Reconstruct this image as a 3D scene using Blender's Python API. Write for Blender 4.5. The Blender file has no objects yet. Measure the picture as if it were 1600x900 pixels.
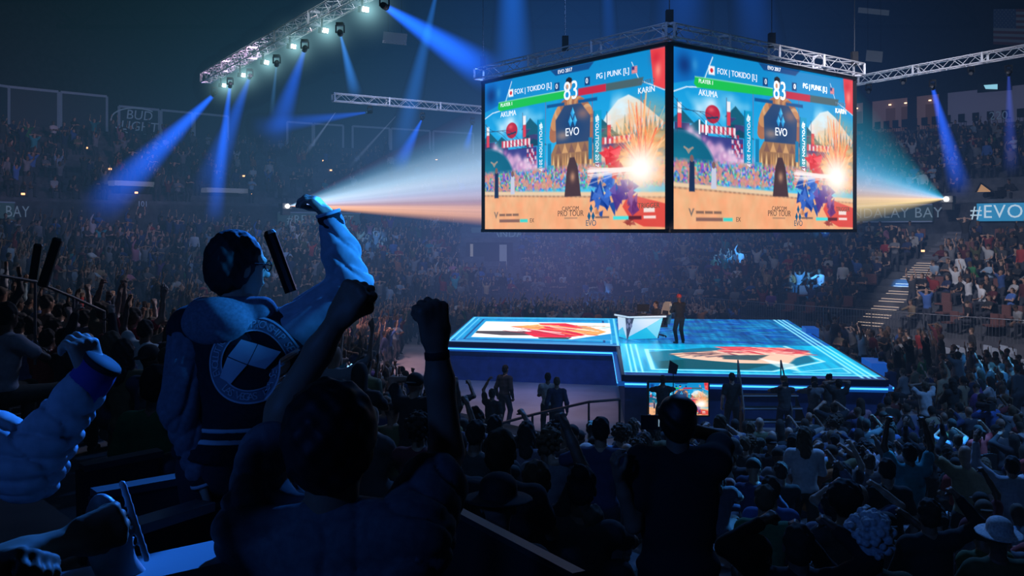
import bpy, math, random
import numpy as np
from mathutils import Vector, Matrix
random.seed(7); RNG = np.random.default_rng(7)
SC = bpy.context.scene; COL = SC.collection
PI = math.pi
FPX = 1408.0; HZ = 358.0; EYE = 5.6
def at(px, py, Y):                      # the world point seen at a pixel, at a distance Y in front of the camera
    return Vector(((px-800)/FPX*Y, Y, EYE-(py-HZ)/FPX*Y))
def V3(*a): return Vector(a)
AX = Vector((-.68, .73, 0)).normalized()   # hall axes: rows of the near and right stands run along AX
BX = Vector((.73, .68, 0)).normalized()

# ------------------------------------------------------------------ objects
def link(o): COL.objects.link(o); return o
def tag(o, label=None, cat=None, group=None, kind=None):
    if label: o['label'] = label
    if cat: o['category'] = cat
    if group: o['group'] = group
    if kind: o['kind'] = kind
    return o
def empty(name, loc=(0, 0, 0), rz=0.0):
    o = bpy.data.objects.new(name, None); o.empty_display_size = .1
    o.location = loc; o.rotation_euler = (0, 0, rz); return link(o)
def mesh_np(name, V, F, mats=(), midx=None, smooth=True):
    me = bpy.data.meshes.new(name)
    V = np.asarray(V, np.float32); F = np.asarray(F, np.int32)
    n, k = F.shape
    me.vertices.add(len(V)); me.vertices.foreach_set('co', V.ravel())
    me.loops.add(n*k); me.loops.foreach_set('vertex_index', F.ravel())
    me.polygons.add(n); me.polygons.foreach_set('loop_start', np.arange(0, n*k, k, dtype=np.int32))
    me.polygons.foreach_set('loop_total', np.full(n, k, np.int32))
    if midx is not None: me.polygons.foreach_set('material_index', np.asarray(midx, np.int32))
    me.polygons.foreach_set('use_smooth', np.full(n, smooth, bool))
    for m in mats: me.materials.append(m)
    me.update(calc_edges=True); me.validate()
    return me
def obj(name, me, parent=None, loc=None):
    o = bpy.data.objects.new(name, me); link(o)
    if parent: o.parent = parent
    if loc is not None: o.location = loc
    return o
class MB:                               # gathers simple shapes into ONE mesh
    def __init__(s): s.v = []; s.f = []
    def quad(s, *p):
        b = len(s.v); s.v += [tuple(q) for q in p]; s.f.append(tuple(range(b, b+len(p)))); return s
    def box(s, c, size, R=None):
        b = len(s.v); c = Vector(c)
        for x in (-.5, .5):
            for y in (-.5, .5):
                for z in (-.5, .5):
                    q = Vector((x*size[0], y*size[1], z*size[2]))
                    if R is not None: q = R @ q
                    s.v.append(tuple(c+q))
        for f in ((0,1,3,2),(4,6,7,5),(0,4,5,1),(2,3,7,6),(0,2,6,4),(1,5,7,3)): s.f.append(tuple(b+i for i in f))
        return s
    def beam(s, a, b_, w, h):           # a rectangular bar between two points
        a, b_ = Vector(a), Vector(b_); d = b_-a; L = d.length
        y = d.normalized(); x = y.cross(Vector((0, 0, 1)))
        if x.length < 1e-4: x = Vector((1, 0, 0))
        x.normalize(); z = x.cross(y)
        return s.box((a+b_)/2, (w, L, h), Matrix((x, y, z)).transposed())
    def tube(s, pts, r, n=6, r2=None, cap=True):
        pts = [Vector(p) for p in pts]; b = len(s.v); m = len(pts)
        ref = None
        for i, p in enumerate(pts):
            t = (pts[min(i+1, m-1)]-pts[max(i-1, 0)]).normalized()
            if ref is None:
                ref = Vector((0, 0, 1)) if abs(t.z) < .9 else Vector((1, 0, 0))
            x = t.cross(ref).normalized(); y = x.cross(t); ref = y
            rr = r if r2 is None else r+(r2-r)*i/(m-1)
            for k in range(n):
                a = 2*PI*k/n; s.v.append(tuple(p+x*(rr*math.cos(a))+y*(rr*math.sin(a))))
        for i in range(m-1):
            for k in range(n):
                s.f.append((b+i*n+k, b+i*n+(k+1) % n, b+(i+1)*n+(k+1) % n, b+(i+1)*n+k))
        if cap:
            s.f.append(tuple(b+k for k in range(n))[::-1]); s.f.append(tuple(b+(m-1)*n+k for k in range(n)))
        return s
    def lathe(s, prof, n=16, c=(0, 0, 0), R=None):
        b = len(s.v); c = Vector(c)
        for r, z in prof:
            for k in range(n):
                q = Vector((r*math.cos(2*PI*k/n), r*math.sin(2*PI*k/n), z))
                if R is not None: q = R @ q
                s.v.append(tuple(c+q))
        for i in range(len(prof)-1):
            for k in range(n):
                s.f.append((b+i*n+k, b+i*n+(k+1) % n, b+(i+1)*n+(k+1) % n, b+(i+1)*n+k))
        s.f.append(tuple(b+k for k in range(n))[::-1]); s.f.append(tuple(b+(len(prof)-1)*n+k for k in range(n)))
        return s
    def mesh(s, name, m, smooth=False):
        me = bpy.data.meshes.new(name); me.from_pydata(s.v, [], s.f); me.update()
        for mm in (m if isinstance(m, (list, tuple)) else [m]): me.materials.append(mm)
        if smooth: me.polygons.foreach_set('use_smooth', [True]*len(me.polygons))
        return me
    def build(s, name, m, parent=None, smooth=False, loc=None):
        return obj(name, s.mesh(name, m, smooth), parent, loc)
def frame_R(fwd, up=(0, 0, 1)):         # rotation whose columns are right, forward, up
    y = Vector(fwd).normalized(); x = y.cross(Vector(up)).normalized(); z = x.cross(y)
    return Matrix((x, y, z)).transposed()
def text_mesh(txt, size, extrude=0.0, align='CENTER', spacing=1.0):
    cu = bpy.data.curves.new('lettering', 'FONT'); cu.body = txt; cu.size = size
    cu.align_x = align; cu.align_y = 'CENTER'; cu.extrude = extrude; cu.space_character = spacing; cu.resolution_u = 3
    o = bpy.data.objects.new('lettering', cu); link(o)
    dg = bpy.context.evaluated_depsgraph_get()
    me = bpy.data.meshes.new_from_object(o.evaluated_get(dg))
    bpy.data.objects.remove(o); bpy.data.curves.remove(cu); me.materials.clear()
    return me
def text_on(name, txt, size, centre, right, up, m, parent=None, spacing=1.0, sx=1.0):
    me = text_mesh(txt, size, spacing=spacing); me.materials.append(m)
    x = Vector(right).normalized(); z = Vector(up).normalized(); n = x.cross(z)
    M = Matrix((x*sx, z, n)).transposed().to_4x4(); M.translation = Vector(centre)
    me.transform(M); return obj(name, me, parent)

# ------------------------------------------------------------------ materials
def nt(m): return m.node_tree
def mat(name, c, rough=.7, metal=0., emit=None, es=1.0, noise=0., nscale=40., sheen=0.):
    m = bpy.data.materials.new(name); m.use_nodes = True; t = m.node_tree; b = t.nodes['Principled BSDF']
    b.inputs['Roughness'].default_value = rough; b.inputs['Metallic'].default_value = metal
    b.inputs['Base Color'].default_value = (*c, 1)
    if sheen: b.inputs['Sheen Weight'].default_value = sheen
    if noise:
        tc = t.nodes.new('ShaderNodeTexCoord'); nz = t.nodes.new('ShaderNodeTexNoise'); r = t.nodes.new('ShaderNodeValToRGB')
        nz.inputs['Scale'].default_value = nscale; nz.inputs['Detail'].default_value = 4
        r.color_ramp.elements[0].position = .3; r.color_ramp.elements[1].position = .7
        r.color_ramp.elements[0].color = (*[x*(1-noise) for x in c], 1); r.color_ramp.elements[1].color = (*[min(1, x*(1+noise)) for x in c], 1)
        t.links.new(tc.outputs['Object'], nz.inputs['Vector']); t.links.new(nz.outputs['Fac'], r.inputs['Fac']); t.links.new(r.outputs['Color'], b.inputs['Base Color'])
    if emit:
        b.inputs['Emission Color'].default_value = (*emit, 1); b.inputs['Emission Strength'].default_value = es
    return m
def info_mat(name, kind, rough=.8):     # colour from the object's own colour, or a ramp over its random number
    m = bpy.data.materials.new(name); m.use_nodes = True; t = m.node_tree; b = t.nodes['Principled BSDF']
    b.inputs['Roughness'].default_value = rough
    oi = t.nodes.new('ShaderNodeObjectInfo'); tc = t.nodes.new('ShaderNodeTexCoord'); nz = t.nodes.new('ShaderNodeTexNoise')
    nz.inputs['Scale'].default_value = 25; nz.inputs['Detail'].default_value = 3
    t.links.new(tc.outputs['Object'], nz.inputs['Vector'])
    mx = t.nodes.new('ShaderNodeMix'); mx.data_type = 'RGBA'; mx.blend_type = 'MULTIPLY'; mx.inputs[0].default_value = .5
    if kind == 'color': src = oi.outputs['Color']
    else:
        r = t.nodes.new('ShaderNodeValToRGB'); e = r.color_ramp.elements; r.color_ramp.interpolation = 'CONSTANT'
        e[0].color = (*kind[0], 1); e[1].color = (*kind[-1], 1); e[1].position = 1-1/len(kind)
        for i in range(1, len(kind)-1):
            q = e.new(i/len(kind)); q.color = (*kind[i], 1)
        t.links.new(oi.outputs['Random'], r.inputs['Fac']); src = r.outputs['Color']
    t.links.new(src, mx.inputs[6]); t.links.new(nz.outputs['Fac'], mx.inputs[7]); t.links.new(mx.outputs[2], b.inputs['Base Color'])
    return m
def attr_mat(name, attr='Col', emit=0., rough=.85):
    m = bpy.data.materials.new(name); m.use_nodes = True; t = m.node_tree; b = t.nodes['Principled BSDF']
    a = t.nodes.new('ShaderNodeAttribute'); a.attribute_name = attr; b.inputs['Roughness'].default_value = rough
    if emit:
        b.inputs['Base Color'].default_value = (.01, .01, .01, 1)
        t.links.new(a.outputs['Color'], b.inputs['Emission Color']); b.inputs['Emission Strength'].default_value = emit
    else: t.links.new(a.outputs['Color'], b.inputs['Base Color'])
    return m
def s2l(c): return tuple(((x/255+.055)/1.055)**2.4 if x/255 > .04045 else x/255/12.92 for x in c)
M = {}
M['concrete'] = mat('dark_concrete', (.10, .10, .115), .85, noise=.35, nscale=1.5)
M['tread'] = mat('riser_concrete', (.075, .078, .09), .9, noise=.3, nscale=2)
M['floor'] = mat('arena_floor', (.34, .30, .31), .62, noise=.25, nscale=.5)
M['black'] = mat('black_matt', (.012, .012, .014), .8)
M['wallblk'] = mat('black_drape', (.012, .013, .016), .95, noise=.4, nscale=3)
M['metal'] = mat('black_metal', (.02, .021, .024), .45, .6)
M['alu'] = mat('truss_aluminium', (.72, .73, .76), .5, .3)
M['steel'] = mat('rail_steel', (.22, .23, .25), .4, .8)
M['rail'] = mat('dark_rail', (.03, .03, .035), .4, .5)
M['plastic'] = mat('grey_plastic', (.05, .053, .058), .55)
M['seat'] = mat('seat_shell', (.014, .016, .02), .6)
M['seatpad'] = mat('seat_upholstery', (.16, .07, .06), .85, noise=.3, nscale=30)
M['bluechair'] = mat('pale_folding_chair', (.5, .55, .62), .5)
M['white'] = mat('white_paint', (.8, .8, .8), .5)
M['skin'] = info_mat('skin', [(.42, .25, .17), (.33, .18, .115), (.5, .31, .22), (.16, .085, .05), (.38, .22, .15), (.25, .14, .09)], .55)
M['shirt'] = info_mat('shirt_cloth', 'color', .9)
M['pants'] = info_mat('trouser_cloth', [(.03, .035, .055), (.02, .02, .022), (.05, .06, .09), (.09, .075, .055), (.03, .03, .035)], .9)
M['hair'] = info_mat('hair', [(.012, .009, .008), (.02, .013, .009), (.05, .028, .015), (.01, .01, .01), (.12, .075, .04)], .85)
M['shoe'] = mat('shoe_rubber', (.03, .03, .032), .6)
M['eye'] = mat('eye_dark', (.02, .015, .012), .2)
M['lip'] = mat('lip_skin', (.28, .11, .09), .5)
# ------------------------------------------------------------------ bodies: smooth unions of tapered limbs, meshed on a grid
def smin(a, b, k):
    h = np.clip(.5+.5*(b-a)/k, 0, 1); return b*(1-h)+a*h-k*h*(1-h)
def cap(a, b, ra, rb, t, k=None): return ('c', np.array(a, float), np.array(b, float), ra, rb, t, k)
def ell(c, r, t, R=None, k=None): return ('e', np.array(c, float), np.array(r, float), np.eye(3) if R is None else np.array(R), t, k)
def nets(D, T, h, o):
    S = D < 0
    c = np.zeros(tuple(s-1 for s in D.shape), np.int8)
    cor = [(i, j, k) for i in (0, 1) for j in (0, 1) for k in (0, 1)]
    n0, n1, n2 = D.shape
    for i, j, k in cor: c += S[i:n0-1+i, j:n1-1+j, k:n2-1+k]
    act = (c > 0) & (c < 8); ii = np.argwhere(act); n = len(ii)
    idx = np.full(act.shape, -1, np.int64); idx[act] = np.arange(n)
    pos = np.zeros((n, 3)); cnt = np.zeros(n)
    for p in cor:
        for ax in range(3):
            if p[ax] == 0:
                q = list(p); q[ax] = 1
                d0 = D[ii[:, 0]+p[0], ii[:, 1]+p[1], ii[:, 2]+p[2]]; d1 = D[ii[:, 0]+q[0], ii[:, 1]+q[1], ii[:, 2]+q[2]]
                m = (d0 < 0) != (d1 < 0); t = d0[m]/(d0[m]-d1[m])
                e = np.tile(np.array(p, float), (m.sum(), 1)); e[:, ax] = t
                pos[m] += e; cnt[m] += 1
    pos /= cnt[:, None]
    V = o+h*(ii+pos); r = ii+np.round(pos).astype(int); tags = T[r[:, 0], r[:, 1], r[:, 2]]
    F = []
    for ax in range(3):
        a1, a2 = (ax+1) % 3, (ax+2) % 3
        sl0 = [slice(None)]*3; sl1 = [slice(None)]*3
        sl0[ax] = slice(0, -1); sl1[ax] = slice(1, None)
        ch = S[tuple(sl0)] != S[tuple(sl1)]; e = np.argwhere(ch)
        e = e[(e[:, a1] > 0) & (e[:, a2] > 0) & (e[:, a1] < D.shape[a1]-1) & (e[:, a2] < D.shape[a2]-1)]
        if not len(e): continue
        def cell(d1, d2):
            q = e.copy(); q[:, a1] -= d1; q[:, a2] -= d2; return idx[q[:, 0], q[:, 1], q[:, 2]]
        Q = np.stack([cell(1, 1), cell(0, 1), cell(0, 0), cell(1, 0)], 1)
        ins = S[e[:, 0], e[:, 1], e[:, 2]]; Q[~ins] = Q[~ins][:, ::-1]; F.append(Q)
    return V, np.concatenate(F), tags
def surf(prims, h, k=.025, cuts=(), wr=None, grow=0.0):
    lo = np.full(3, 9e9); hi = -lo
    for p in prims:
        if p[0] == 'c':
            r = max(p[3], p[4]); lo = np.minimum(lo, np.minimum(p[1], p[2])-r); hi = np.maximum(hi, np.maximum(p[1], p[2])+r)
        else:
            r = p[2].max(); lo = np.minimum(lo, p[1]-r); hi = np.maximum(hi, p[1]+r)
    lo -= 2.5*h+grow+.02; hi += 2.5*h+grow+.02
    n = np.ceil((hi-lo)/h).astype(int)+1
    ax = [lo[i]+h*np.arange(n[i]) for i in range(3)]
    D = np.full(tuple(n), 1.0); T = np.zeros(tuple(n), np.int8); B = np.full(tuple(n), 1.0)
    for p in prims:
        kk = p[-1] or k
        m = max(.05, kk*1.2)+2.5*h+grow
        if p[0] == 'c':
            r = max(p[3], p[4]); a = np.minimum(p[1], p[2])-r-m; b = np.maximum(p[1], p[2])+r+m
        else:
            r = p[2].max(); a = p[1]-r-m; b = p[1]+r+m
        s = tuple(slice(max(0, int((a[i]-lo[i])/h)), min(n[i], int((b[i]-lo[i])/h)+2)) for i in range(3))
        X, Y, Z = np.meshgrid(ax[0][s[0]], ax[1][s[1]], ax[2][s[2]], indexing='ij', sparse=True)
        if p[0] == 'c':
            A = p[1]; ab = p[2]-A; L2 = max(ab@ab, 1e-9)
            t = np.clip(((X-A[0])*ab[0]+(Y-A[1])*ab[1]+(Z-A[2])*ab[2])/L2, 0, 1)
            d = np.sqrt((X-A[0]-t*ab[0])**2+(Y-A[1]-t*ab[1])**2+(Z-A[2]-t*ab[2])**2)-(p[3]+(p[4]-p[3])*t)
        else:
            c, r, R = p[1], p[2], p[3]
            q = [((X-c[0])*R[0, i]+(Y-c[1])*R[1, i]+(Z-c[2])*R[2, i]) for i in range(3)]
            k0 = np.sqrt(sum((q[i]/r[i])**2 for i in range(3))); k1 = np.sqrt(sum((q[i]/r[i]**2)**2 for i in range(3)))+1e-9
            d = k0*(k0-1)/k1
        better = d < B[s]; B[s] = np.where(better, d, B[s]); T[s] = np.where(better, p[-2], T[s])
        D[s] = smin(D[s], d, kk)
    X, Y, Z = np.meshgrid(*ax, indexing='ij', sparse=True)
    D = D-grow
    if wr is not None: D = D+wr(X, Y, Z)
    for nrm, off in cuts: D = np.maximum(D, X*nrm[0]+Y*nrm[1]+Z*nrm[2]-off)
    return nets(D, T, h, lo)
def cat_m(parts):
    V, F, T, b = [], [], [], 0
    for v, f, t in parts: V.append(v); F.append(f+b); T.append(t); b += len(v)
    return np.concatenate(V), np.concatenate(F), np.concatenate(T)
def unit(v): v = np.array(v, float); return v/max(np.linalg.norm(v), 1e-9)
def rotm(axis, deg): return np.array(Matrix.Rotation(math.radians(deg), 3, axis if isinstance(axis, str) else Vector(axis)))
SK, SH, PA, HA, SO, EYT, LIP = 0, 1, 2, 3, 4, 5, 6
PMATS = [M['skin'], M['shirt'], M['pants'], M['hair'], M['shoe'], M['eye'], M['lip']]
def ik(s, w, a, b, hint):
    d = w-s; L = np.linalg.norm(d); L2 = min(L, (a+b)*.995); u = d/L; w = s+u*L2
    x = (a*a-b*b+L2*L2)/(2*L2); y = math.sqrt(max(a*a-x*x, 0)); hint = np.array(hint, float); p = hint-u*(hint@u)
    return s+u*x+unit(p)*y, w
ARM = dict(down=(.09, .05, -.53), up=(.05, .10, .53), high=(-.02, .16, .50), clap=(-.145, .34, -.10), head=(-.09, .06, .25), knee=(-.02, .36, -.30),
           cross=(-.18, .22, -.22), chin=(-.13, .20, .02), out=(.46, .16, .12), bent=(.12, .18, .30), wave=(.20, .10, .46), lap=(-.10, .26, -.36))
def joints(seat=False, lean=4, twist=0, yaw=0, pitch=0, aR='down', aL='down', spread=.1, hip=.93, side=0, curl=(.5, .5), knees=None, hints=(None, None)):
    J = {}; P = np.array((0, 0, .56 if seat else hip)); R = rotm('X', -lean) @ rotm('Y', side)
    J['P'] = P; up = R @ np.array((0, 0, 1.)); J['R'] = R
    Rt = R @ rotm('Z', twist); J['Rt'] = Rt
    J['W'] = P+up*.2; J['C'] = P+up*.36+Rt @ np.array((0, .012, 0)); J['N'] = P+up*.52
    J['HR'] = rotm('Z', yaw) @ R @ rotm('X', pitch)
    J['Hc'] = J['N']+up*.07+J['HR'] @ np.array((0, .015, .125))
    for s, nm, arm, ht in ((1, 'R', aR, hints[0]), (-1, 'L', aL, hints[1])):
        a = np.array(ARM[arm] if isinstance(arm, str) else arm, float)
        raised = a[2] > .2
        S = J['N']+Rt @ np.array((s*.175, -.005, -.05+(.05 if raised else 0)))
        w = S+Rt @ np.array((s*a[0], a[1], a[2]))
        hint = ht if ht is not None else ((s*1., -.1, -.35) if a[2] > -.25 else (s*.5, -1., -.2))
        if raised and ht is None: hint = (s*1., .25, 0.)
        E, w = ik(S, w, .30, .265, Rt @ np.array(hint, float))
        J['S'+nm], J['E'+nm], J['A'+nm] = S, E, w
        h = P+np.array((s*.095, 0, -.03))
        if seat:
            kx, ky, kz = (s*(.11+spread), .44, .53) if knees is None else (s*knees[0], knees[1], knees[2])
            K = np.array((kx, ky, kz)); F = np.array((kx, ky-.03, .085))
        else:
            F = np.array((s*(.09+spread*.4), -.02, .085)); K, F = ik(h, F, .43, .43, (s*.1, 1, 0))
        J['h'+nm], J['K'+nm], J['F'+nm] = h, K, F
    J['curl'] = curl
    return J
def hand_prims(J, nm, s, t=SK, n=None, curl=None, k=.006, sc=1.0, tilt=0.0, d=None):
    w = J['A'+nm]; d = unit(w-J['E'+nm]) if d is None else unit(d)
    if n is None: n = J['Rt'] @ np.array((-s, .35, 0.))
    n = np.array(n, float); n = unit(n-d*(n@d)); x = np.cross(d, n)
    if curl is None: curl = J['curl'][0 if nm == 'R' else 1]
    d2 = unit(d*math.cos(tilt)+n*math.sin(tilt)); n = unit(n-d2*(n@d2)); d = d2
    out = []; p0 = w+d*.012*sc; side = 1 if (np.cross(d, n)@(J['Rt'] @ np.array((s, 0, 0)))) > 0 else -1
    for i, (o, ln) in enumerate(((-.030, .070), (-.010, .080), (.011, .075), (.030, .058))):
        b0 = p0+x*o*.7*sc; b = w+(d*.088+x*o-d*.006*abs(i-1.2))*sc
        out.append(cap(b0, b, .017*sc, .0135*sc, t, .012*sc))
        p = b; ang = 0
        for q, (fr, rr) in enumerate(((.45, .0105), (.32, .0095), (.23, .0085))):
            ang += math.radians((70, 95, 55)[q]*curl+6)
            e = p+(d*math.cos(ang)+n*math.sin(ang)+x*o*(.9-.9*curl)*.4)*ln*fr*sc
            out.append(cap(p, e, rr*sc, rr*.93*sc, t, k)); p = e
    # thumb leaves the index side of the palm near its base
    b = w+(d*.028-x*.026)*sc
    e = b+unit(-x*(.75-.55*curl)+d*.75+n*(.35+.6*curl))*.045*sc; f = e+unit(d*(.8-.5*curl)+n*(.3+.5*curl)+x*(-.25+1.0*curl))*.033*sc; g = f+unit(d*(.7-.6*curl)+n*.3+x*(-.1+1.0*curl))*.026*sc
    out += [cap(b, e, .0155*sc, .0125*sc, t, .012*sc), cap(e, f, .0122*sc, .0105*sc, t, k), cap(f, g, .0105*sc, .009*sc, t, k)]
    out.append(cap(J['E'+nm]*.25+w*.75, w, .031*sc, .025*sc, t, .015*sc)); out.append(cap(w, w+d*.03*sc, .024*sc, .022*sc, t, .015*sc))
    return out
def head_prims(J, k=.02, face=True):
    R, c = J['HR'], J['Hc']; w = lambda *a: c+R @ np.array(a, float)
    pr = [ell(w(0, -.012, .022), (.077, .097, .1), SK, R, k), ell(w(0, .028, -.045), (.056, .063, .078), SK, R, k),
          cap(w(0, .02, -.10), w(0, .055, -.098), .03, .024, SK, k),
          cap(J['N']-np.array((0, 0, .02)), w(0, -.02, -.06), .062, .055, SK, k)]
    if face:
        pr += [cap(w(0, .084, .006), w(0, .107, -.03), .009, .0135, SK, .010), cap(w(-.034, .078, .022), w(.034, .078, .022), .012, .012, SK, .012),
               ell(w(.078, -.008, -.012), (.011, .02, .032), SK, R, .008), ell(w(-.078, -.008, -.012), (.011, .02, .032), SK, R, .008),
               ell(w(.031, .081, .002), (.014, .008, .008), EYT, R, .003), ell(w(-.031, .081, .002), (.014, .008, .008), EYT, R, .003),
               cap(w(-.02, .086, -.062), w(.02, .086, -.062), .0085, .0085, LIP, .004)]
    return pr
def hair_prims(J, style):
    R, c = J['HR'], J['Hc']; w = lambda *a: c+R @ np.array(a, float); o = []
    if style == 'bald': return o
    top = [ell(w(0, -.022, .036), (.085, .1, .096), HA, R, .02), ell(w(0, -.05, -.02), (.079, .066, .075), HA, R, .02)]
    if style == 'short': o = top
    elif style == 'long': o = top+[cap(w(0, -.06, .0), w(0, -.085, -.22), .083, .075, HA, .03), cap(w(.065, -.01, 0), w(.085, -.02, -.2), .032, .03, HA, .03), cap(w(-.065, -.01, 0), w(-.085, -.02, -.2), .032, .03, HA, .03)]
    elif style == 'ponytail': o = top+[cap(w(0, -.10, .05), w(0, -.17, .0), .028, .036, HA, .02), cap(w(0, -.17, .0), w(0, -.16, -.16), .036, .018, HA, .02)]
    elif style == 'bun': o = top+[ell(w(0, -.11, .1), (.05, .05, .05), HA, None, .015)]
    elif style == 'curly':
        o = list(top); r = np.random.default_rng(3)
        for i in range(120):
            u = unit(r.normal(size=3)+np.array((0, -.35, .5)))
            if u[1] > .55 and u[2] < .35: continue
            q_ = r.uniform(.95, 1.32); p = w(u[0]*.1*q_, -.02+u[1]*.112*q_, .03+u[2]*.11*q_); o.append(ell(p, np.full(3, .018+.010*r.random()), HA, None, .004))
    elif style in ('cap', 'backcap', 'hat'):
        o = [ell(w(0, -.02, .05), (.09, .105, .088), HA, R, .02)]
        if style == 'hat':
            o += [ell(w(0, -.015, .035), (.165, .18, .016), HA, R, .015), ell(w(0, -.02, .1), (.085, .1, .06), HA, R, .03)]
        else:
            y = .11 if style == 'cap' else -.13; o.append(ell(w(0, y, .035), (.066, .075, .012), HA, R, .01))
    elif style == 'afro': o = top+[ell(w(0, -.035, .06), (.13, .135, .125), HA, R, .03)]
    return o
def body_prims(J, t=(SK, SK, SK), build=1.0, arms=True):   # tags: torso, arms, legs
    R, Rt = J['R'], J['Rt']; b = build; tt, ta, tl = t
    pr = [ell(J['C'], (.168*b, .108*b, .2), tt, Rt, .05), ell(J['W'], (.142*b, .102*b, .17), tt, R, .06), ell(J['P'], (.165*b, .12*b, .12), tl, R, .05),
          cap(J['SL']*.8+J['SR']*.2, J['SR']*.8+J['SL']*.2, .066, .066, tt, .05), cap(J['N'], J['N']+(J['Hc']-J['N'])*.3, .064, .056, SK, .04)]
    for nm in 'LR':
        S, E, A = J['S'+nm], J['E'+nm], J['A'+nm]
        if arms:
            pr += [ell(S, (.062, .062, .062), tt, None, .04), cap(S, E, .052*b, .04, ta, .035), cap(E, E*.35+A*.65, .041, .034, SK, .02), cap(E*.35+A*.65, A, .034, .0265, SK, .02)]
        h, K, F = J['h'+nm], J['K'+nm], J['F'+nm]
        pr += [cap(h, K, .09*b, .057, tl, .04), cap(K, K*.6+F*.4, .056, .058, tl, .03), cap(K*.6+F*.4, F, .056, .038, tl, .03)]
        f = np.array((.25*(1 if nm == 'R' else -1), 1, 0.)); f = unit(f)
        pr.append(cap(F+np.array((0, 0, -.035))-f*.03, F+f*.15+np.array((0, 0, -.05)), .042, .034, SO, .02))
    return pr
def shirt_prims(J, sleeve='short', build=1.0, g=.012):
    R, Rt = J['R'], J['Rt']; b = build; t = SH
    pr = [ell(J['C'], (.168*b+g, .108*b+g, .2+g), t, Rt, .05), ell(J['W'], (.15*b+g, .108*b+g, .18), t, R, .06), ell(J['P']+np.array((0, 0, .03)), (.168*b+g, .122*b+g, .12), t, R, .05),
          cap(J['SL']*.8+J['SR']*.2, J['SR']*.8+J['SL']*.2, .068+g*.6, .068+g*.6, t, .05)]
    for nm in 'LR':
        S, E, A = J['S'+nm], J['E'+nm], J['A'+nm]
        pr.append(ell(S, np.full(3, .066+g), t, None, .04))
        if sleeve == 'short': pr.append(cap(S, S*.42+E*.58, .06+g, .058+g, t, .035))
        elif sleeve == 'long': pr += [cap(S, E, .058+g, .048+g, t, .035), cap(E, E*.1+A*.9, .048+g, .036+g*.6, t, .02)]
    if sleeve == 'hood': pass
    return pr
def trouser_prims(J, build=1.0, g=.01):
    pr = [ell(J['P']-np.array((0, 0, .01)), (.165*build+g, .12*build+g, .11), PA, J['R'], .05)]
    for nm in 'LR':
        h, K, F = J['h'+nm], J['K'+nm], J['F'+nm]
        pr += [cap(h, K, .092*build+g, .062+g, PA, .04), cap(K, F+(K-F)*.06, .062+g, .052+g, PA, .03)]
    return pr
POSES = {
 'arms at sides': dict(), 'both fists raised': dict(aR='up', aL='up', curl=(1, 1), pitch=6), 'one fist raised': dict(aR='high', aL='down', curl=(1, .5), pitch=4),
 'clapping': dict(aR='clap', aL='clap', curl=(.15, .15), lean=6), 'hands on head': dict(aR='head', aL='head', curl=(.35, .35)),
 'left arm waving': dict(aL='wave', aR='down', curl=(.4, .1)), 'arms folded': dict(aR='cross', aL='cross'), 'both arms spread': dict(aR='wave', aL='wave', curl=(.1, .1)),
 'seated, hands on knees': dict(seat=True, aR='knee', aL='knee', lean=8), 'seated, clapping': dict(seat=True, aR='clap', aL='clap', curl=(.15, .15), lean=4),
 'seated, hunched forward': dict(seat=True, aR=(-.1, .38, -.32), aL=(-.1, .38, -.32), lean=24, pitch=-2), 'seated, one arm raised': dict(seat=True, aR='high', aL='knee', curl=(1, .5)),
 'seated, hand on chin': dict(seat=True, aR='chin', aL='knee', lean=10), 'seated, arms folded': dict(seat=True, aR='cross', aL='cross', lean=-4), 'seated, both arms raised': dict(seat=True, aR='up', aL='up', curl=(1, 1))}
_C = {}
def cached(key, fn):
    if key not in _C: _C[key] = fn()
    return _C[key]
def to_mesh(name, m, h=None):
    V, F, T = m; return mesh_np(name, V, F, PMATS, T[F[:, 0]])
def J_of(pose): return cached(('J', pose), lambda: joints(**POSES[pose]))
def small_parts(pose, sleeve, hair, h, hh):
    J = J_of(pose)
    pr = [p for p in body_prims(J, (SH, SH, PA))+shirt_prims(J, sleeve)+trouser_prims(J)]
    hd = [('h', head_prims(J, face=hh < .02)+hair_prims(J, hair))]
    parts = [surf(pr, h), surf(hd[0][1], hh)]
    for nm, s in (('R', 1), ('L', -1)): parts.append(surf(hand_prims(J, nm, s, sc=1.12), hh*.62))
    return cat_m(parts)
def small_person(pose, sleeve, hair): return cached(('s', pose, sleeve, hair), lambda: to_mesh('person', small_parts(pose, sleeve, hair, .028, .017)))
def near_meshes(pose, sleeve, hair):
    J = J_of(pose)
    def body():
        return to_mesh('person', cat_m([surf(body_prims(J), .02), surf(head_prims(J), .008)]+[surf(hand_prims(J, nm, s), .0065) for nm, s in (('R', 1), ('L', -1))]))
    out = {'person': cached(('nb', pose), body),
           'shirt': cached(('ns', pose, sleeve), lambda: to_mesh('shirt', surf(shirt_prims(J, sleeve), .018, wr=lambda X, Y, Z: .004*np.sin(38*Z+22*X+9*Y)*np.sin(31*X-17*Z+4)))),
           'trousers': cached(('nt', pose), lambda: to_mesh('trousers', surf(trouser_prims(J), .02)))}
    if hair != 'bald': out['hair'] = cached(('nh', pose, hair), lambda: to_mesh('hair', surf(hair_prims(J, hair), .0075 if hair in ('hat', 'curly') else .010, wr=None if hair in ('hat', 'cap', 'backcap', 'curly') else lambda X, Y, Z: .006*np.sin(70*X+20*Z)*np.sin(60*Y+40*Z)+.003*np.sin(150*X)*np.sin(140*Z))))
    return out
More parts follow.
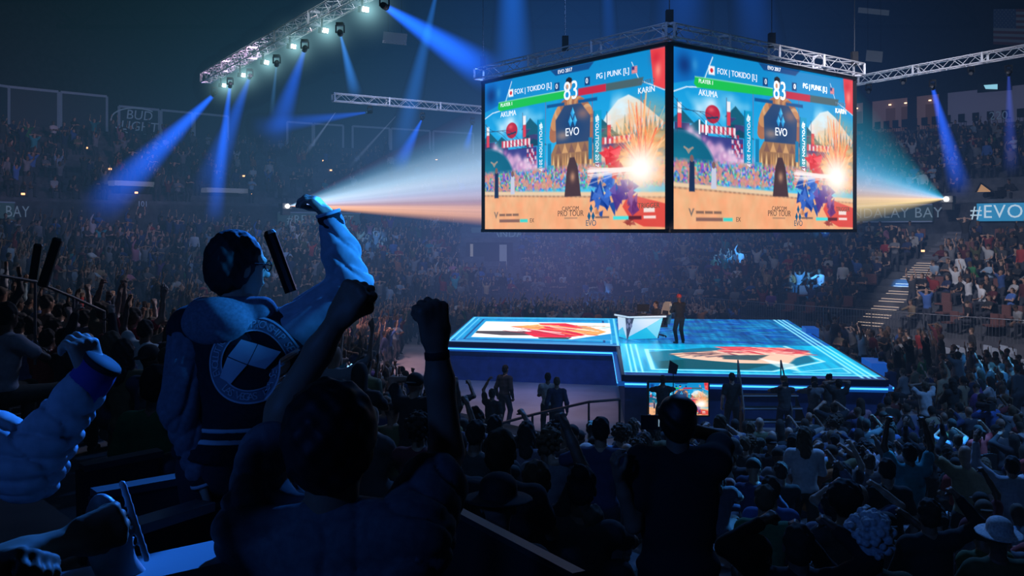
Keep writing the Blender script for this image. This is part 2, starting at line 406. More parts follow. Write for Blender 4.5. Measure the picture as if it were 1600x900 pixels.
CLOTH = {'black': (.02, .02, .022), 'charcoal': (.055, .058, .065), 'grey': (.2, .2, .21), 'white': (.62, .62, .62), 'navy': (.03, .045, .12), 'blue': (.06, .14, .4), 'red': (.42, .04, .035),
         'maroon': (.16, .025, .03), 'teal': (.04, .3, .33), 'olive': (.12, .13, .05), 'green': (.04, .2, .07), 'purple': (.16, .06, .26), 'pink': (.55, .22, .3), 'tan': (.38, .28, .17),
         'orange': (.5, .17, .04), 'pale blue': (.35, .48, .62)}
HAIRW = {'short': 'short-haired', 'long': 'long-haired', 'bald': 'bald', 'cap': 'capped', 'backcap': 'backward-capped', 'curly': 'curly-haired', 'ponytail': 'ponytailed', 'bun': 'bun-haired', 'hat': 'brim-hatted', 'afro': 'afro-haired'}
def put(o, p, face, sc=1.0):
    o.location = p; d = Vector(face)-Vector(p); o.rotation_euler = (0, 0, math.atan2(-d.x, d.y)); o.scale = (sc, sc, sc)
def add_person(p, face, pose, sleeve, hair, colour, label, group, near, sc=1.0, capc=None):
    c = (*[x*random.uniform(.8, 1.2) for x in CLOTH[colour]], 1)
    if near:
        ms = near_meshes(pose, sleeve, hair); o = obj('person', ms['person'])
        for k in ('shirt', 'trousers', 'hair'):
            if k in ms:
                nm = k if not (k == 'hair' and hair in ('cap', 'backcap', 'hat')) else ('hat' if hair == 'hat' else 'cap')
                ch = obj(nm, ms[k], o); ch.color = c
    else:
        o = obj('person', small_person(pose, sleeve, hair))
    o.color = c; put(o, p, face, sc); tag(o, label, 'person', group); return o
# ------------------------------------------------------------------ LED pictures: colours computed on a fine grid of vertices
class Pic:
    def __init__(s, W, H, asp):
        s.W, s.H = W, H
        u = np.linspace(0, 1, W+1); v = np.linspace(0, 1, H+1); s.U, s.V = np.meshgrid(u, v); s.asp = asp
        s.C = np.zeros((H+1, W+1, 3))
    def mix(s, m, c):
        m = np.clip(m, 0, 1)[..., None]; s.C = s.C*(1-m)+np.array(c, float)/255*m if not (isinstance(c, np.ndarray) and c.ndim == 3) else s.C*(1-m)+c*m
    def poly(s, pts, c, a=1.0, soft=.0035):
        d = np.full(s.U.shape, 9.0); ins = np.zeros(s.U.shape, bool); n = len(pts); k = s.asp
        for i in range(n):
            (x0, y0), (x1, y1) = pts[i], pts[(i+1) % n]
            cond = ((y0 > s.V) != (y1 > s.V)); xi = (x1-x0)*(s.V-y0)/((y1-y0) or 1e-9)+x0; ins ^= cond & (s.U < xi)
            dx, dy = (x1-x0)*k, y1-y0; t = np.clip(((s.U-x0)*k*dx+(s.V-y0)*dy)/(dx*dx+dy*dy+1e-12), 0, 1)
            d = np.minimum(d, np.hypot((s.U-x0)*k-t*dx, s.V-y0-t*dy))
        s.mix(np.clip(.5+np.where(ins, d, -d)/soft/2, 0, 1)*a, c)
    def rect(s, x0, y0, x1, y1, c, a=1.0): s.poly([(x0, y0), (x1, y0), (x1, y1), (x0, y1)], c, a)
    def line(s, pts, w, c, a=1.0):
        d = np.full(s.U.shape, 9.0); k = s.asp
        for (x0, y0), (x1, y1) in zip(pts, pts[1:]):
            dx, dy = (x1-x0)*k, y1-y0; t = np.clip(((s.U-x0)*k*dx+(s.V-y0)*dy)/(dx*dx+dy*dy+1e-12), 0, 1)
            d = np.minimum(d, np.hypot((s.U-x0)*k-t*dx, s.V-y0-t*dy))
        s.mix(np.clip((w/2-d)/.003+.5, 0, 1)*a, c)
    def blob(s, x, y, rx, ry, c, a=1.0, p=2.0, hard=False):
        q = ((s.U-x)/rx)**2+((s.V-y)/ry)**2
        s.mix((np.clip((1-q)*6, 0, 1) if hard else np.exp(-q*p))*a, c)
    def noise(s, fx, fy, seed, oct=3):
        r = np.random.default_rng(seed); o = np.zeros(s.U.shape); a = 1.0; tot = 0
        for i in range(oct):
            gx, gy = int(fx*2**i)+2, int(fy*2**i)+2; g = r.random((gy+1, gx+1))
            x = s.U*(gx-1); y = s.V*(gy-1); x0 = x.astype(int); y0 = y.astype(int); tx = x-x0; ty = y-y0; tx = tx*tx*(3-2*tx); ty = ty*ty*(3-2*ty)
            o += a*((g[y0, x0]*(1-tx)+g[y0, x0+1]*tx)*(1-ty)+(g[y0+1, x0]*(1-tx)+g[y0+1, x0+1]*tx)*ty); tot += a; a *= .55
        return o/tot
    def mesh(s, name, corner, m, gain=1.0):
        """corner(u, v) -> point; colours are display colours"""
        W, H = s.W, s.H
        P = corner(s.U[..., None], s.V[..., None]).reshape(-1, 3)
        i = np.arange(H*(W+1)).reshape(H, W+1)[:, :W].ravel()
        F = np.stack([i, i+W+1, i+W+2, i+1], 1)
        me = mesh_np(name, P, F, [m], smooth=False)
        c = np.clip(s.C, 0, 1).reshape(-1, 3); lin = np.where(c > .04045, ((c+.055)/1.055)**2.4, c/12.92)*gain
        a = me.color_attributes.new('Col', 'FLOAT_COLOR', 'POINT')
        a.data.foreach_set('color', np.concatenate([lin, np.ones((len(lin), 1))], 1).astype(np.float32).ravel())
        return me
def game_picture(W, H):
    p = Pic(W, H, 16/9); U, V = p.U, p.V; r = random.Random(5)
    sky = np.stack([.02+.25*V, .52+.3*V, .78+.22*V], -1); p.C = sky
    n = p.noise(8, 6, 1); p.mix((n-.55)*4*np.clip((V-.15)*5, 0, 1)*np.clip((.5-V)*6, 0, 1), (190, 225, 245))
    # snow peak behind the festival
    p.poly([(.66, .47), (.72, .33), (.78, .25), (.83, .23), (.88, .27), (1.0, .42), (1, .52), (.66, .52)], (210, 232, 240))
    for i in range(16):
        x = .68+.02*i; p.poly([(x, .50), (x+.012, .34+.07*r.random()), (x+.026, .50)], (40, 130, 160), .9)
    p.poly([(.66, .47), (1, .45), (1, .6), (.66, .6)], (30, 120, 150))
    # stall roofs, striped awnings, dark halls
    for x, y, w in ((.30, .30, .045), (.33, .34, .05), (.69, .36, .05), (.73, .42, .06), (.12, .40, .06), (.04, .36, .05)):
        p.poly([(x-w*1.2, y+.05), (x, y-.02), (x+w*1.2, y+.05)], (20, 90, 115)); p.rect(x-w*.7, y+.05, x+w*.7, y+.12, (60, 60, 110))
        p.poly([(x-w*1.4, y+.125), (x-w*.2, y+.075), (x+w*1.4, y+.125)], (16, 70, 95))
    p.rect(.12, .47, .34, .62, (55, 60, 130)); p.rect(.62, .50, .82, .62, (60, 55, 120)); p.rect(0, .45, .13, .6, (40, 95, 130))
    for x0, x1, y0, y1 in ((.12, .30, .41, .455), (.70, .86, .46, .50), (.02, .11, .49, .52)):
        k = int((x1-x0)/.011)
        for i in range(k): p.rect(x0+(x1-x0)*i/k, y0, x0+(x1-x0)*(i+1)/k, y1, (235, 215, 220) if i % 2 else (205, 60, 85))
    for x, y in ((.30, .50), (.715, .52), (.28, .45)):
        for i in range(3):
            for j in range(4): p.rect(x+i*.014, y+j*.03, x+i*.014+.010, y+j*.03+.022, (215, 190, 205) if (i+j) % 2 else (160, 40, 80))
    # red round lantern, flags
    p.blob(.185, .345, .038, .055, (175, 35, 60), 1, hard=True); p.blob(.178, .32, .02, .02, (230, 90, 100), .8); p.line([(.16, .37), (.21, .36)], .012, (30, 60, 90))
    for x, y in ((.265, .26), (.735, .33), (.028, .30)):
        p.rect(x-.009, y, x+.009, y+.06, (230, 230, 235)); p.rect(x-.009, y+.06, x+.009, y+.14, (210, 60, 80)); p.line([(x-.011, y-.02), (x-.011, y+.22)], .004, (70, 60, 90))
    for k in range(3):
        pts = [(.0+.02*i+k*.0, .27+.05*math.sin(i*.55+k)*.5+.012*i+k*.02) for i in range(16)]; p.line(pts, .003, (40, 60, 90), .8)
    # blossom clouds
    for i in range(90):
        x, y = r.choice([(.17, .54), (.21, .57), (.25, .60), (.31, .62), (.36, .63), (.64, .58), (.68, .55), (.10, .50)])
        x += r.gauss(0, .03); y += r.gauss(0, .025); s = r.uniform(.012, .028)
        p.blob(x, y, s, s*1.6, r.choice([(205, 160, 200), (225, 185, 215), (165, 110, 170), (235, 205, 225)]), .85)
    # round green-blue hill at the left
    p.blob(.04, .70, .17, .25, (12, 95, 125), 1, hard=True); p.blob(.03, .60, .1, .08, (25, 125, 150), .6)
    p.line([(.05, .545), (.07, .56), (.09, .545)], .012, (150, 140, 130)); p.line([(.06, .555), (.07, .575), (.08, .555)], .01, (150, 140, 130))
    # carved gate in bronze with the blue panel
    for i in range(26):
        a = PI*i/25; x, y = .545-.105*math.cos(a), .42-.20*math.sin(a); p.blob(x, y, .026, .04, r.choice([(200, 140, 90), (165, 105, 75), (215, 165, 115)]), 1, hard=True)
    p.poly([(.455, .50), (.45, .32), (.50, .235), (.59, .235), (.64, .32), (.635, .50)], (45, 70, 110))
    p.blob(.545, .36, .085, .12, (20, 60, 110), .9); p.blob(.60, .30, .05, .05, (200, 130, 100), .5); p.blob(.49, .42, .05, .04, (225, 170, 130), .5)
    p.poly([(.45, .47), (.64, .47), (.665, .54), (.66, .64), (.43, .64), (.42, .54)], (150, 110, 80))
    for i in range(18):
        x = .425+.0135*i; p.poly([(x-.012, .665+.02*(i % 3)), (x, .53+.01*(i % 2)), (x+.012, .665+.02*(i % 2))], r.choice([(225, 185, 130), (190, 140, 90), (120, 85, 65)]))
    for i in range(6): p.poly([(.45+.036*i, .53), (.466+.036*i, .47), (.484+.036*i, .53)], (205, 155, 105) if i % 2 else (125, 90, 80))
    # blue hanging banners
    for x0, y0 in ((.345, .30), (.655, .295)): p.rect(x0, y0, x0+.042, y0+.31, (10, 150, 195)); p.rect(x0, y0, x0+.005, y0+.31, (8, 100, 150))
    p.rect(.405, .46, .425, .60, (15, 120, 170)); p.rect(.63, .45, .65, .58, (15, 120, 170)); p.rect(.40, .60, .44, .74, (40, 150, 190)); p.rect(.535, .60, .57, .72, (80, 160, 190))
    for x in (.392, .650): p.line([(x, .17), (x, .62)], .004, (120, 80, 110)); p.line([(x-.05, .185), (x+.05, .185)], .008, (140, 80, 110), .8)
    # spectators of the picture as specks
    band = np.clip((V-.60)*30, 0, 1)*np.clip((.775-V)*25, 0, 1); s1, s2, s3 = p.noise(150, 80, 11, 1), p.noise(130, 70, 12, 1), p.noise(140, 75, 13, 1)
    p.mix(band*.88, np.stack([.12+.75*s1, .25+.6*s2, .42+.5*s3], -1)); p.mix(band*(p.noise(40, 20, 14, 2) > .6)*.7, (230, 140, 110))
    # sand, straw rope
    yr = .755+.055*U+.035*np.sin(U*3.0)*0
    p.mix(np.clip((V-yr)*60, 0, 1), np.stack([.86+.1*p.noise(30, 12, 21)-.18*np.clip((V-.8)*2, 0, 1)*0, .60+.12*p.noise(20, 9, 22), .42+.12*p.noise(20, 9, 22)], -1))
    p.mix(np.clip(1-np.abs(V-yr)/.02, 0, 1)*1.6, (225, 195, 160)); p.mix(np.clip(1-np.abs(V-yr-.016)/.01, 0, 1)*(.5+.5*(np.sin(U*260) > 0)), (165, 125, 100))
    # plain dark figures, pillar
    for x, y, h in ((.085, .59, .2), (.19, .62, .15)): p.poly([(x-.013, y+h), (x-.01, y+.03), (x+.012, y+.03), (x+.014, y+h)], (25, 45, 80) if x < .1 else (190, 195, 215)); p.blob(x, y+.015, .009, .02, (120, 90, 90), 1, hard=True)
    p.poly([(.50, .80), (.515, .62), (.53, .56), (.555, .56), (.572, .62), (.59, .80)], (70, 50, 55)); p.blob(.545, .68, .018, .04, (190, 140, 110), .9)
    # flare of fire at the right: loose colour, no figure
    fl = p.noise(14, 20, 31, 4); d = np.hypot((U-.885)*1.78, V-.66)
    p.mix(np.clip(1.55-d*3.4, 0, 1)*np.clip(fl*2.6-.55, 0, 1)*np.clip((.86-V)*5, 0, 1), np.stack([.95+0*U, .35+.45*fl, .15+.45*fl*fl], -1))
    for i in range(70):
        a = r.uniform(-2.6, -.4); L = r.uniform(.12, .42); x, y = .88, .63
        p.line([(x+.02*r.gauss(0, 1), y), (x+math.cos(a)*L*.45+.02*r.gauss(0, 1), y+math.sin(a)*L)], r.uniform(.004, .012), r.choice([(255, 120, 60), (255, 190, 130), (235, 70, 50), (250, 150, 90)]), r.uniform(.3, .8))
    p.poly([(.80, .87), (.83, .80), (1, .86), (1, .99), (.9, .985), (.84, .95)], (205, 40, 40), .75)
    for x, y, rx, ry, c, n_ in ((.70, .80, .045, .09, (30, 75, 165), 16), (.745, .745, .05, .06, (40, 95, 195), 14), (.80, .78, .045, .08, (70, 45, 135), 16), (.845, .85, .03, .08, (95, 40, 110), 12), (.665, .90, .018, .04, (215, 150, 110), 6), (.835, .95, .03, .025, (150, 60, 50), 8), (.77, .655, .035, .05, (190, 60, 50), 12), (.75, .565, .045, .05, (215, 40, 50), 14)):
        for q in range(n_):             # loose shards of colour
            cx, cy = x+r.gauss(0, rx*.5), y+r.gauss(0, ry*.5); a = r.uniform(0, 6.28); s = r.uniform(.4, .9); k = r.uniform(-34, 34)
            p.poly([(cx+rx*s*math.cos(a+t)*r.uniform(.6, 1.1), cy+ry*s*math.sin(a+t)*r.uniform(.6, 1.1)) for t in (0, 2.0, 4.2)], tuple(min(255, max(0, v+k)) for v in c), .92)
    for i in range(26): p.line([(.62+.02*r.random(), .655+.02*r.gauss(0, 1)), (.88, .66+.012*r.gauss(0, 1))], .006, (245, 235, 235), .5)
    p.blob(.885, .655, .15, .19, (255, 215, 190), .8); p.blob(.885, .655, .085, .11, (255, 255, 250), 1.0, p=1.2)
    # HUD
    p.poly([(0, 0), (1, 0), (1, .165), (.62, .13), (.38, .13), (.0, .165)], (20, 130, 190), .35)
    p.poly([(0, 0), (.19, 0), (.135, .15), (.0, .2)], (10, 110, 190)); p.blob(.05, .09, .05, .09, (10, 45, 110), .9); p.blob(.10, .08, .02, .05, (60, 150, 210), .6)
    p.line([(0, .245), (.06, .21), (.13, .20), (.185, .02)], .006, (225, 240, 250)); p.line([(1, .24), (.95, .205), (.88, .16), (.845, .05)], .006, (200, 220, 235))
    p.poly([(.93, .0), (1, 0), (1, .235), (.945, .2)], (225, 65, 70)); p.blob(.965, .12, .018, .06, (245, 160, 140), .7); p.blob(.955, .05, .03, .05, (200, 35, 50), .8)
    p.poly([(.10, .145), (.50, .145), (.50, .19), (.11, .205), (.095, .185)], (25, 185, 75)); p.line([(.10, .145), (.50, .143)], .004, (190, 240, 190))
    p.poly([(.575, .145), (.72, .145), (.72, .19), (.575, .19)], (190, 35, 60)); p.poly([(.72, .145), (.90, .145), (.89, .19), (.72, .19)], (70, 95, 100))
    p.rect(.40, .215, .50, .235, (15, 80, 140)); p.rect(.575, .215, .675, .235, (15, 80, 140))
    p.poly([(.42, .0), (.45, .04), (.63, .04), (.66, .0)], (15, 70, 130)); p.rect(.445, .085, .472, .135, (12, 60, 115)); p.rect(.61, .085, .637, .135, (12, 60, 115))
    p.rect(.165, .07, .195, .12, (235, 235, 240)); p.blob(.18, .095, .008, .014, (205, 40, 50), 1, hard=True)
    p.rect(.845, .075, .87, .115, (230, 215, 220))
    for i in range(4): p.rect(.845, .078+.01*i, .87, .083+.01*i, (200, 50, 60))
    p.rect(.845, .075, .857, .095, (40, 50, 120)); p.blob(.525, .11, .017, .035, (200, 150, 120), 1, hard=True); p.blob(.525, .085, .018, .02, (25, 22, 25), 1, hard=True)
    # bottom gauges
    p.poly([(.07, .885), (.083, .93), (.097, .885), (.09, .885), (.083, .91), (.076, .885)], (110, 100, 95))
    for i in range(3): p.rect(.105+.043*i, .898, .143+.043*i, .913, (125, 95, 80))
    p.rect(.105, .935, .235, .955, (130, 95, 85)); p.rect(.238, .935, .285, .955, (60, 205, 195))
    p.rect(.665, .925, .735, .935, (110, 90, 85)); p.rect(.755, .925, .83, .945, (70, 215, 215)); p.rect(.83, .925, .89, .945, (90, 30, 40)); p.rect(.90, .925, .955, .94, (235, 215, 210))
    p.rect(.90, .88, .95, .905, (235, 230, 225), .9); p.rect(.50, .93, .57, .935, (110, 95, 85), .8)
    return p
def diamonds(p, x, y, s, c, c2):        # three diamonds stacked in a triangle
    k = s/p.asp
    for dx, dy in ((0, -1.0), (-.62, .35), (.62, .35)):
        X, Y = x+dx*k, y+dy*s; p.poly([(X, Y-s*.95), (X+k*.55, Y), (X, Y+s*.95), (X-k*.55, Y)], c); p.poly([(X, Y-s*.95), (X+k*.55, Y), (X, Y+s*.2)], c2, .8)
# ------------------------------------------------------------------ the bowl
STAIR_S = []
def poly_len(P): return [0]+list(np.cumsum([(P[i+1]-P[i]).length for i in range(len(P)-1)]))
def along(P, L, s):
    for i in range(len(P)-1):
        if s <= L[i+1] or i == len(P)-2: return P[i].lerp(P[i+1], (s-L[i])/max(1e-6, L[i+1]-L[i]))
near_prof = lambda d: np.interp(d, [0, 6.4, 11, 15, 20], [.30, 1.25, 2.4, 3.72, 5.0])
NEAR = [(V3(20.5, 2.1, 0), 20), (V3(16.4, 6.5, 0), 20), (V3(-2.6, 26.9, 0), 20), (V3(-10.5, 35.4, 0), 19)]
near_in = [a for a, _ in NEAR]; near_out = [a-BX*d for a, d in NEAR]
far_in = [V3(-10.5, 35.4, 0), V3(-13.4, 39.6, 0), V3(-12, 43.4, 0), V3(-.5, 54.2, 0), V3(2.6, 56.4, 0), V3(5.8, 53.6, 0), V3(14, 43.2, 0), V3(28, 28, 0)]
far_mid = [V3(-24.4, 22.4, 0), V3(-27, 38, 0), V3(-24, 49, 0), V3(-9, 63.5, 0), V3(3, 70.5, 0), V3(13.5, 62, 0), V3(22.8, 51.4, 0), V3(36.8, 36.2, 0)]
far_out = [V3(-38, 20, 0), V3(-38.5, 47, 0), V3(-33.5, 59, 0), V3(-18, 74, 0), V3(2, 86, 0), V3(20.5, 75, 0), V3(32.2, 61, 0), V3(46.5, 46, 0)]
def row_line(A, B, t): return [a.lerp(b, t) for a, b in zip(A, B)]
def stand(name, A, B, n, zf, m):
    mb = MB()
    for r in range(n):
        P0 = row_line(A, B, r/n); P1 = row_line(A, B, (r+1)/n); z = zf((r+.5)/n); zp = zf((r-.5)/n) if r else 0.0
        for i in range(len(P0)-1):
            a, b, c, d = P0[i], P0[i+1], P1[i+1], P1[i]
            mb.quad((a.x, a.y, z), (b.x, b.y, z), (c.x, c.y, z), (d.x, d.y, z)); mb.quad((a.x, a.y, zp), (b.x, b.y, zp), (b.x, b.y, z), (a.x, a.y, z))
    o = mb.build(name, m); tag(o, kind='structure'); return o
nearz = lambda t: float(near_prof(t*20)); farz = lambda t: 1.0+4.5*t; upz = lambda t: 7.0+5.6*t
NR, FR, UR = 22, 14, 13
stand('floor_near_stand', near_in, near_out, NR, nearz, M['tread'])
stand('floor_far_stand', far_in, far_mid, FR, farz, M['tread'])
stand('floor_upper_stand', far_mid, far_out, UR, upz, M['tread'])
mb = MB(); mb.quad((-60, -30, 0), (70, -30, 0), (70, 100, 0), (-60, 100, 0)); tag(mb.build('floor', M['floor']), kind='structure')
def wall_strip(name, P, z0, z1, m):
    mb = MB()
    for a, b in zip(P, P[1:]): mb.quad((a.x, a.y, z0), (b.x, b.y, z0), (b.x, b.y, z1), (a.x, a.y, z1))
    return tag(mb.build(name, m), kind='structure')
wall_strip('wall_ribbon', [p*1.0 for p in far_mid], 5.3, 7.05, M['concrete'])
wall_strip('wall_far', far_out, 12.2, 24, M['wallblk'])
mb = MB(); mb.quad((-60, -30, 23.5), (-60, 100, 23.5), (70, 100, 23.5), (70, -30, 23.5)); tag(mb.build('ceiling', M['wallblk']), kind='structure')
wall_strip('wall_near', [V3(46.5, 46, 0), V3(60, -20, 0), V3(10, -25, 0), V3(-40, -12, 0), V3(-38, 20, 0)], 0, 24, M['wallblk'])
for i in range(9):                      # roof girders, nearly lost in the dark
    y = 24+7.5*i; mb = MB(); w = 34
    mb.beam((-w, y, 19.4), (w+6, y, 19.4), .25, .25); mb.beam((-w, y, 21.4), (w+6, y, 21.4), .25, .25)
    for k in range(17): mb.beam((-w+4.4*k, y, 19.4), (-w+4.4*k+2.2, y, 21.4), .1, .1); mb.beam((-w+4.4*k+2.2, y, 21.4), (-w+4.4*(k+1), y, 19.4), .1, .1)
    tag(mb.build('trim_%d' % (i+1), M['metal']), kind='structure')
# ------------------------------------------------------------------ trusses
def truss(name, a, b, w=.36, h=.36, label='', m=None, seg=.42, group=None):
    a, b = Vector(a), Vector(b); d = (b-a); L = d.length; R = frame_R(d); t = empty(name, a); tag(t, label, 'truss', group); m = m or M['alu']
    P = lambda x, s, z: R @ Vector((x*w/2, s, z*h/2))
    for x in (-1, 1):
        for z in (-1, 1): MB().tube([P(x, 0, z), P(x, L, z)], .028, 6).build('chord', m, t)
    n = max(2, int(L/seg)); mb = MB()
    for i in range(n):
        s0, s1 = L*i/n, L*(i+1)/n; q = 1 if i % 2 else -1
        for x in (-1, 1): mb.tube([P(x, s0, q), P(x, s1, -q)], .014, 4, cap=False)
        for z in (-1, 1): mb.tube([P(q, s0, z), P(-q, s1, z)], .014, 4, cap=False)
    mb.build('lattice', m, t)
    k = max(1, round(L/3.0))
    for i in range(k+1):
        s = L*i/k; mb = MB()
        for x0, z0, x1, z1 in ((-1, -1, 1, -1), (1, -1, 1, 1), (1, 1, -1, 1), (-1, 1, -1, -1)): mb.beam(P(x0, s, z0), P(x1, s, z1), .07, .07)
        mb.build('joint_plate', m, t)
    return t
TL0, TL1 = at(322, 122, 38.4), at(640, -45, 22.2); TL0.z = TL1.z = 12.05
truss('lighting_truss', TL0, TL1, .42, .40, 'long silver box truss with white lamps running to the upper left')
TM0, TM1 = at(521, 152, 43.7), at(760, 172, 48.6); TM0.z = TM1.z = 12.0
truss('lighting_truss', TM0, TM1, .36, .36, 'short silver truss behind the hanging screens on their left side')
TR0, TR1 = at(1337, 127, 38.9), at(1665, 70, 31); TR0.z = TR1.z = 12.0
truss('lighting_truss', TR0, TR1, .34, .34, 'silver box truss leaving the screens towards the right edge of the picture')
# ------------------------------------------------------------------ the hanging screens
CZ0, CZ1 = 5.6, 11.30
CC = V3(4.892, 28, 0); CL = V3(-1.136, 35.53, 0); CR = V3(13.15, 34.6, 0); CF = CL+(CR-CC)
M['led'] = attr_mat('led_picture', emit=1.0); M['led'].cycles.emission_sampling = 'FRONT'
game = game_picture(400, 225); diamonds(game, .545, .325, .036, (40, 150, 215), (90, 200, 240))
for x, y in ((.366, .345), (.676, .345)): diamonds(game, x, y, .014, (235, 245, 250), (235, 245, 250))
flat = lambda u, v: np.concatenate([u*10.0, 0*u, -v*5.625+0*u], -1)
scr = game.mesh('screen_panel', flat, M['led'], 1.15)
M['txt_w'] = mat('lit_lettering_white', (.8, .8, .8), emit=(.9, .95, 1), es=1.0); M['txt_d'] = mat('lit_lettering_dark', (.05, .08, .1), emit=(.08, .12, .16), es=1.0)
M['txt_br'] = mat('lit_lettering_brown', (.05, .03, .02), emit=(.16, .09, .06), es=1.0)
cube = empty('hanging_video_cube', (CC.x, CC.y, CZ0)); tag(cube, 'four-sided cluster of giant video screens hanging over the stage', 'video screen')
HUD = [('FOX | TOKIDO [L]', .25, .205, .095, 'l', 'txt_w'), ('PG | PUNK [L]', .24, .672, .095, 'l', 'txt_w'), ('83', .74, .5375, .155, 'c', 'txt_w'), ('PLAYER 1', .17, .115, .168, 'l', 'txt_w'), ('AKUMA', .26, .115, .232, 'l', 'txt_w'),
       ('PLAYER 2', .17, .875, .175, 'l', 'txt_d'), ('KARIN', .24, .875, .222, 'l', 'txt_w'), ('0', .24, .4585, .11, 'c', 'txt_w'), ('0', .24, .6235, .11, 'c', 'txt_w'), ('EVO 2017', .17, .505, .022, 'c', 'txt_w'), ('EVO', .36, .545, .405, 'c', 'txt_w'),
       ('CAPCOM', .2, .535, .875, 'c', 'txt_br'), ('PRO TOUR', .26, .535, .905, 'c', 'txt_br'), ('EVO', .26, .645, .965, 'c', 'txt_d'), ('EX', .2, .30, .945, 'l', 'txt_br'), ('TRIGGER', .22, .925, .87, 'c', 'txt_br')]
def screen_face(a, b, name, label, parent, hud=True, extra=None, inset=(.10, .12)):
    d = (b-a); L = d.length; u = d.normalized(); n = u.cross(Vector((0, 0, 1)))
    f = empty(name, (0, 0, 0)); f.parent = parent
    if label: f['label'] = label
    w = L-inset[0]-inset[1]; h = CZ1-CZ0
    P0 = a+u*inset[0]; P0 = V3(P0.x, P0.y, CZ1); base = V3(CC.x, CC.y, CZ0)
    Mx = Matrix((u, -n, Vector((0, 0, 1)))).transposed().to_4x4(); Mx.translation = P0-base
    s = obj('picture', scr, f); s.matrix_local = Mx @ Matrix.Diagonal((w/10, 1, h/5.625, 1))
    if hud:
        for t, sz, uu, vv, al, mm in HUD+(extra or []):
            me = cached(('t', t, sz, al), lambda: text_mesh(t, sz, extrude=.004, align='LEFT' if al == 'l' else 'CENTER')).copy(); me.materials.append(M[mm])
            T = Matrix((u, Vector((0, 0, 1)), n)).transposed().to_4x4(); T.translation = P0+u*(uu*w)+n*.02-Vector((0, 0, vv*h))-base
            me.transform(T @ Matrix.Diagonal((1.05, 1.25 if t == '83' else 1.1, 1, 1))); obj('lettering', me, f)
        for uu in (.366, .676):
            me = cached(('tv', 1), lambda: text_mesh('EVOLUTION 2017', .22, extrude=.004)).copy(); me.materials.append(M['txt_w'])
            T = Matrix((-Vector((0, 0, 1)), u, n)).transposed().to_4x4(); T.translation = P0+u*(uu*w)+n*.02-Vector((0, 0, .48*h))-base
            me.transform(T); obj('lettering', me, f)
        mb = MB()
        for k in range(3):
            pts = [(0, -.95), (.5, 0), (0, .95), (-.5, 0)]; dx, dy = ((0, .16), (-.1, -.1), (.1, -.1))[k]
            mb.quad(*[tuple(P0-base+u*(.645*w+dx+x*.17)+n*.015-Vector((0, 0, .905*h))+Vector((0, 0, dy+y*.17))) for x, y in pts])
        M.setdefault('logo', mat('logo_blue', (.02, .08, .16), emit=(.01, .11, .22), es=1)); mb.build('emblem', M['logo'], f)
    fr = MB(); up = Vector((0, 0, 1)); A = a-base; A.z = 0; B = b-base; B.z = 0
    fr.beam(A+n*.03-up*.06, B+n*.03-up*.06, .16, .12); fr.beam(A+n*.03+up*(h+.06), B+n*.03+up*(h+.06), .16, .12)
    fr.beam(A+u*.045+n*.03-up*.1, A+u*.045+n*.03+up*(h+.1), .14, .10); fr.beam(B-u*.055+n*.03-up*.1, B-u*.055+n*.03+up*(h+.1), .14, .10)
    fr.build('screen_frame', M['metal'], f)
    bk = MB(); bk.quad(*[tuple(p) for p in (A-n*.12, B-n*.12, B-n*.12+up*h, A-n*.12+up*h)]); bk.build('back_panel', M['black'], f)
screen_face(CL, CC, 'screen_panel', 'left-facing screen', cube, inset=(.05, .14))
screen_face(CC, CR, 'screen_panel', 'right-facing screen', cube, extra=[('11', .62, .135, .43, 'c', 'txt_w')], inset=(.18, .06))
screen_face(CR, CF, 'screen_panel', None, cube, False); screen_face(CF, CL, 'screen_panel', None, cube, False)
for a, b, lab in ((CL, CC, 'truss along the top of the left hanging screen'), (CC, CR, 'truss along the top of the right hanging screen')):
    u = (b-a).normalized(); n = u.cross(Vector((0, 0, 1)))
    truss('screen_truss', V3(a.x, a.y, CZ1+.42)+n*.1-u*.15, V3(b.x, b.y, CZ1+.42)+n*.1+u*.15, .45, .42, 'silver '+lab, seg=.6)
mb = MB()
for p in (CC, CL, CR, CC.lerp(CL, .5), CC.lerp(CR, .5)):
    t = empty('hoist_cable', (p.x, p.y, CZ1+.6)); MB().tube([(0, 0, 0), (0, 0, 11)], .018, 5).build('cable', M['steel'], t); MB().box((0, 0, .25), (.22, .22, .5)).build('motor', M['black'], t)
    tag(t, 'steel hoist cable with chain motor above the screen trusses', 'cable', 'hoist cables over the screens')
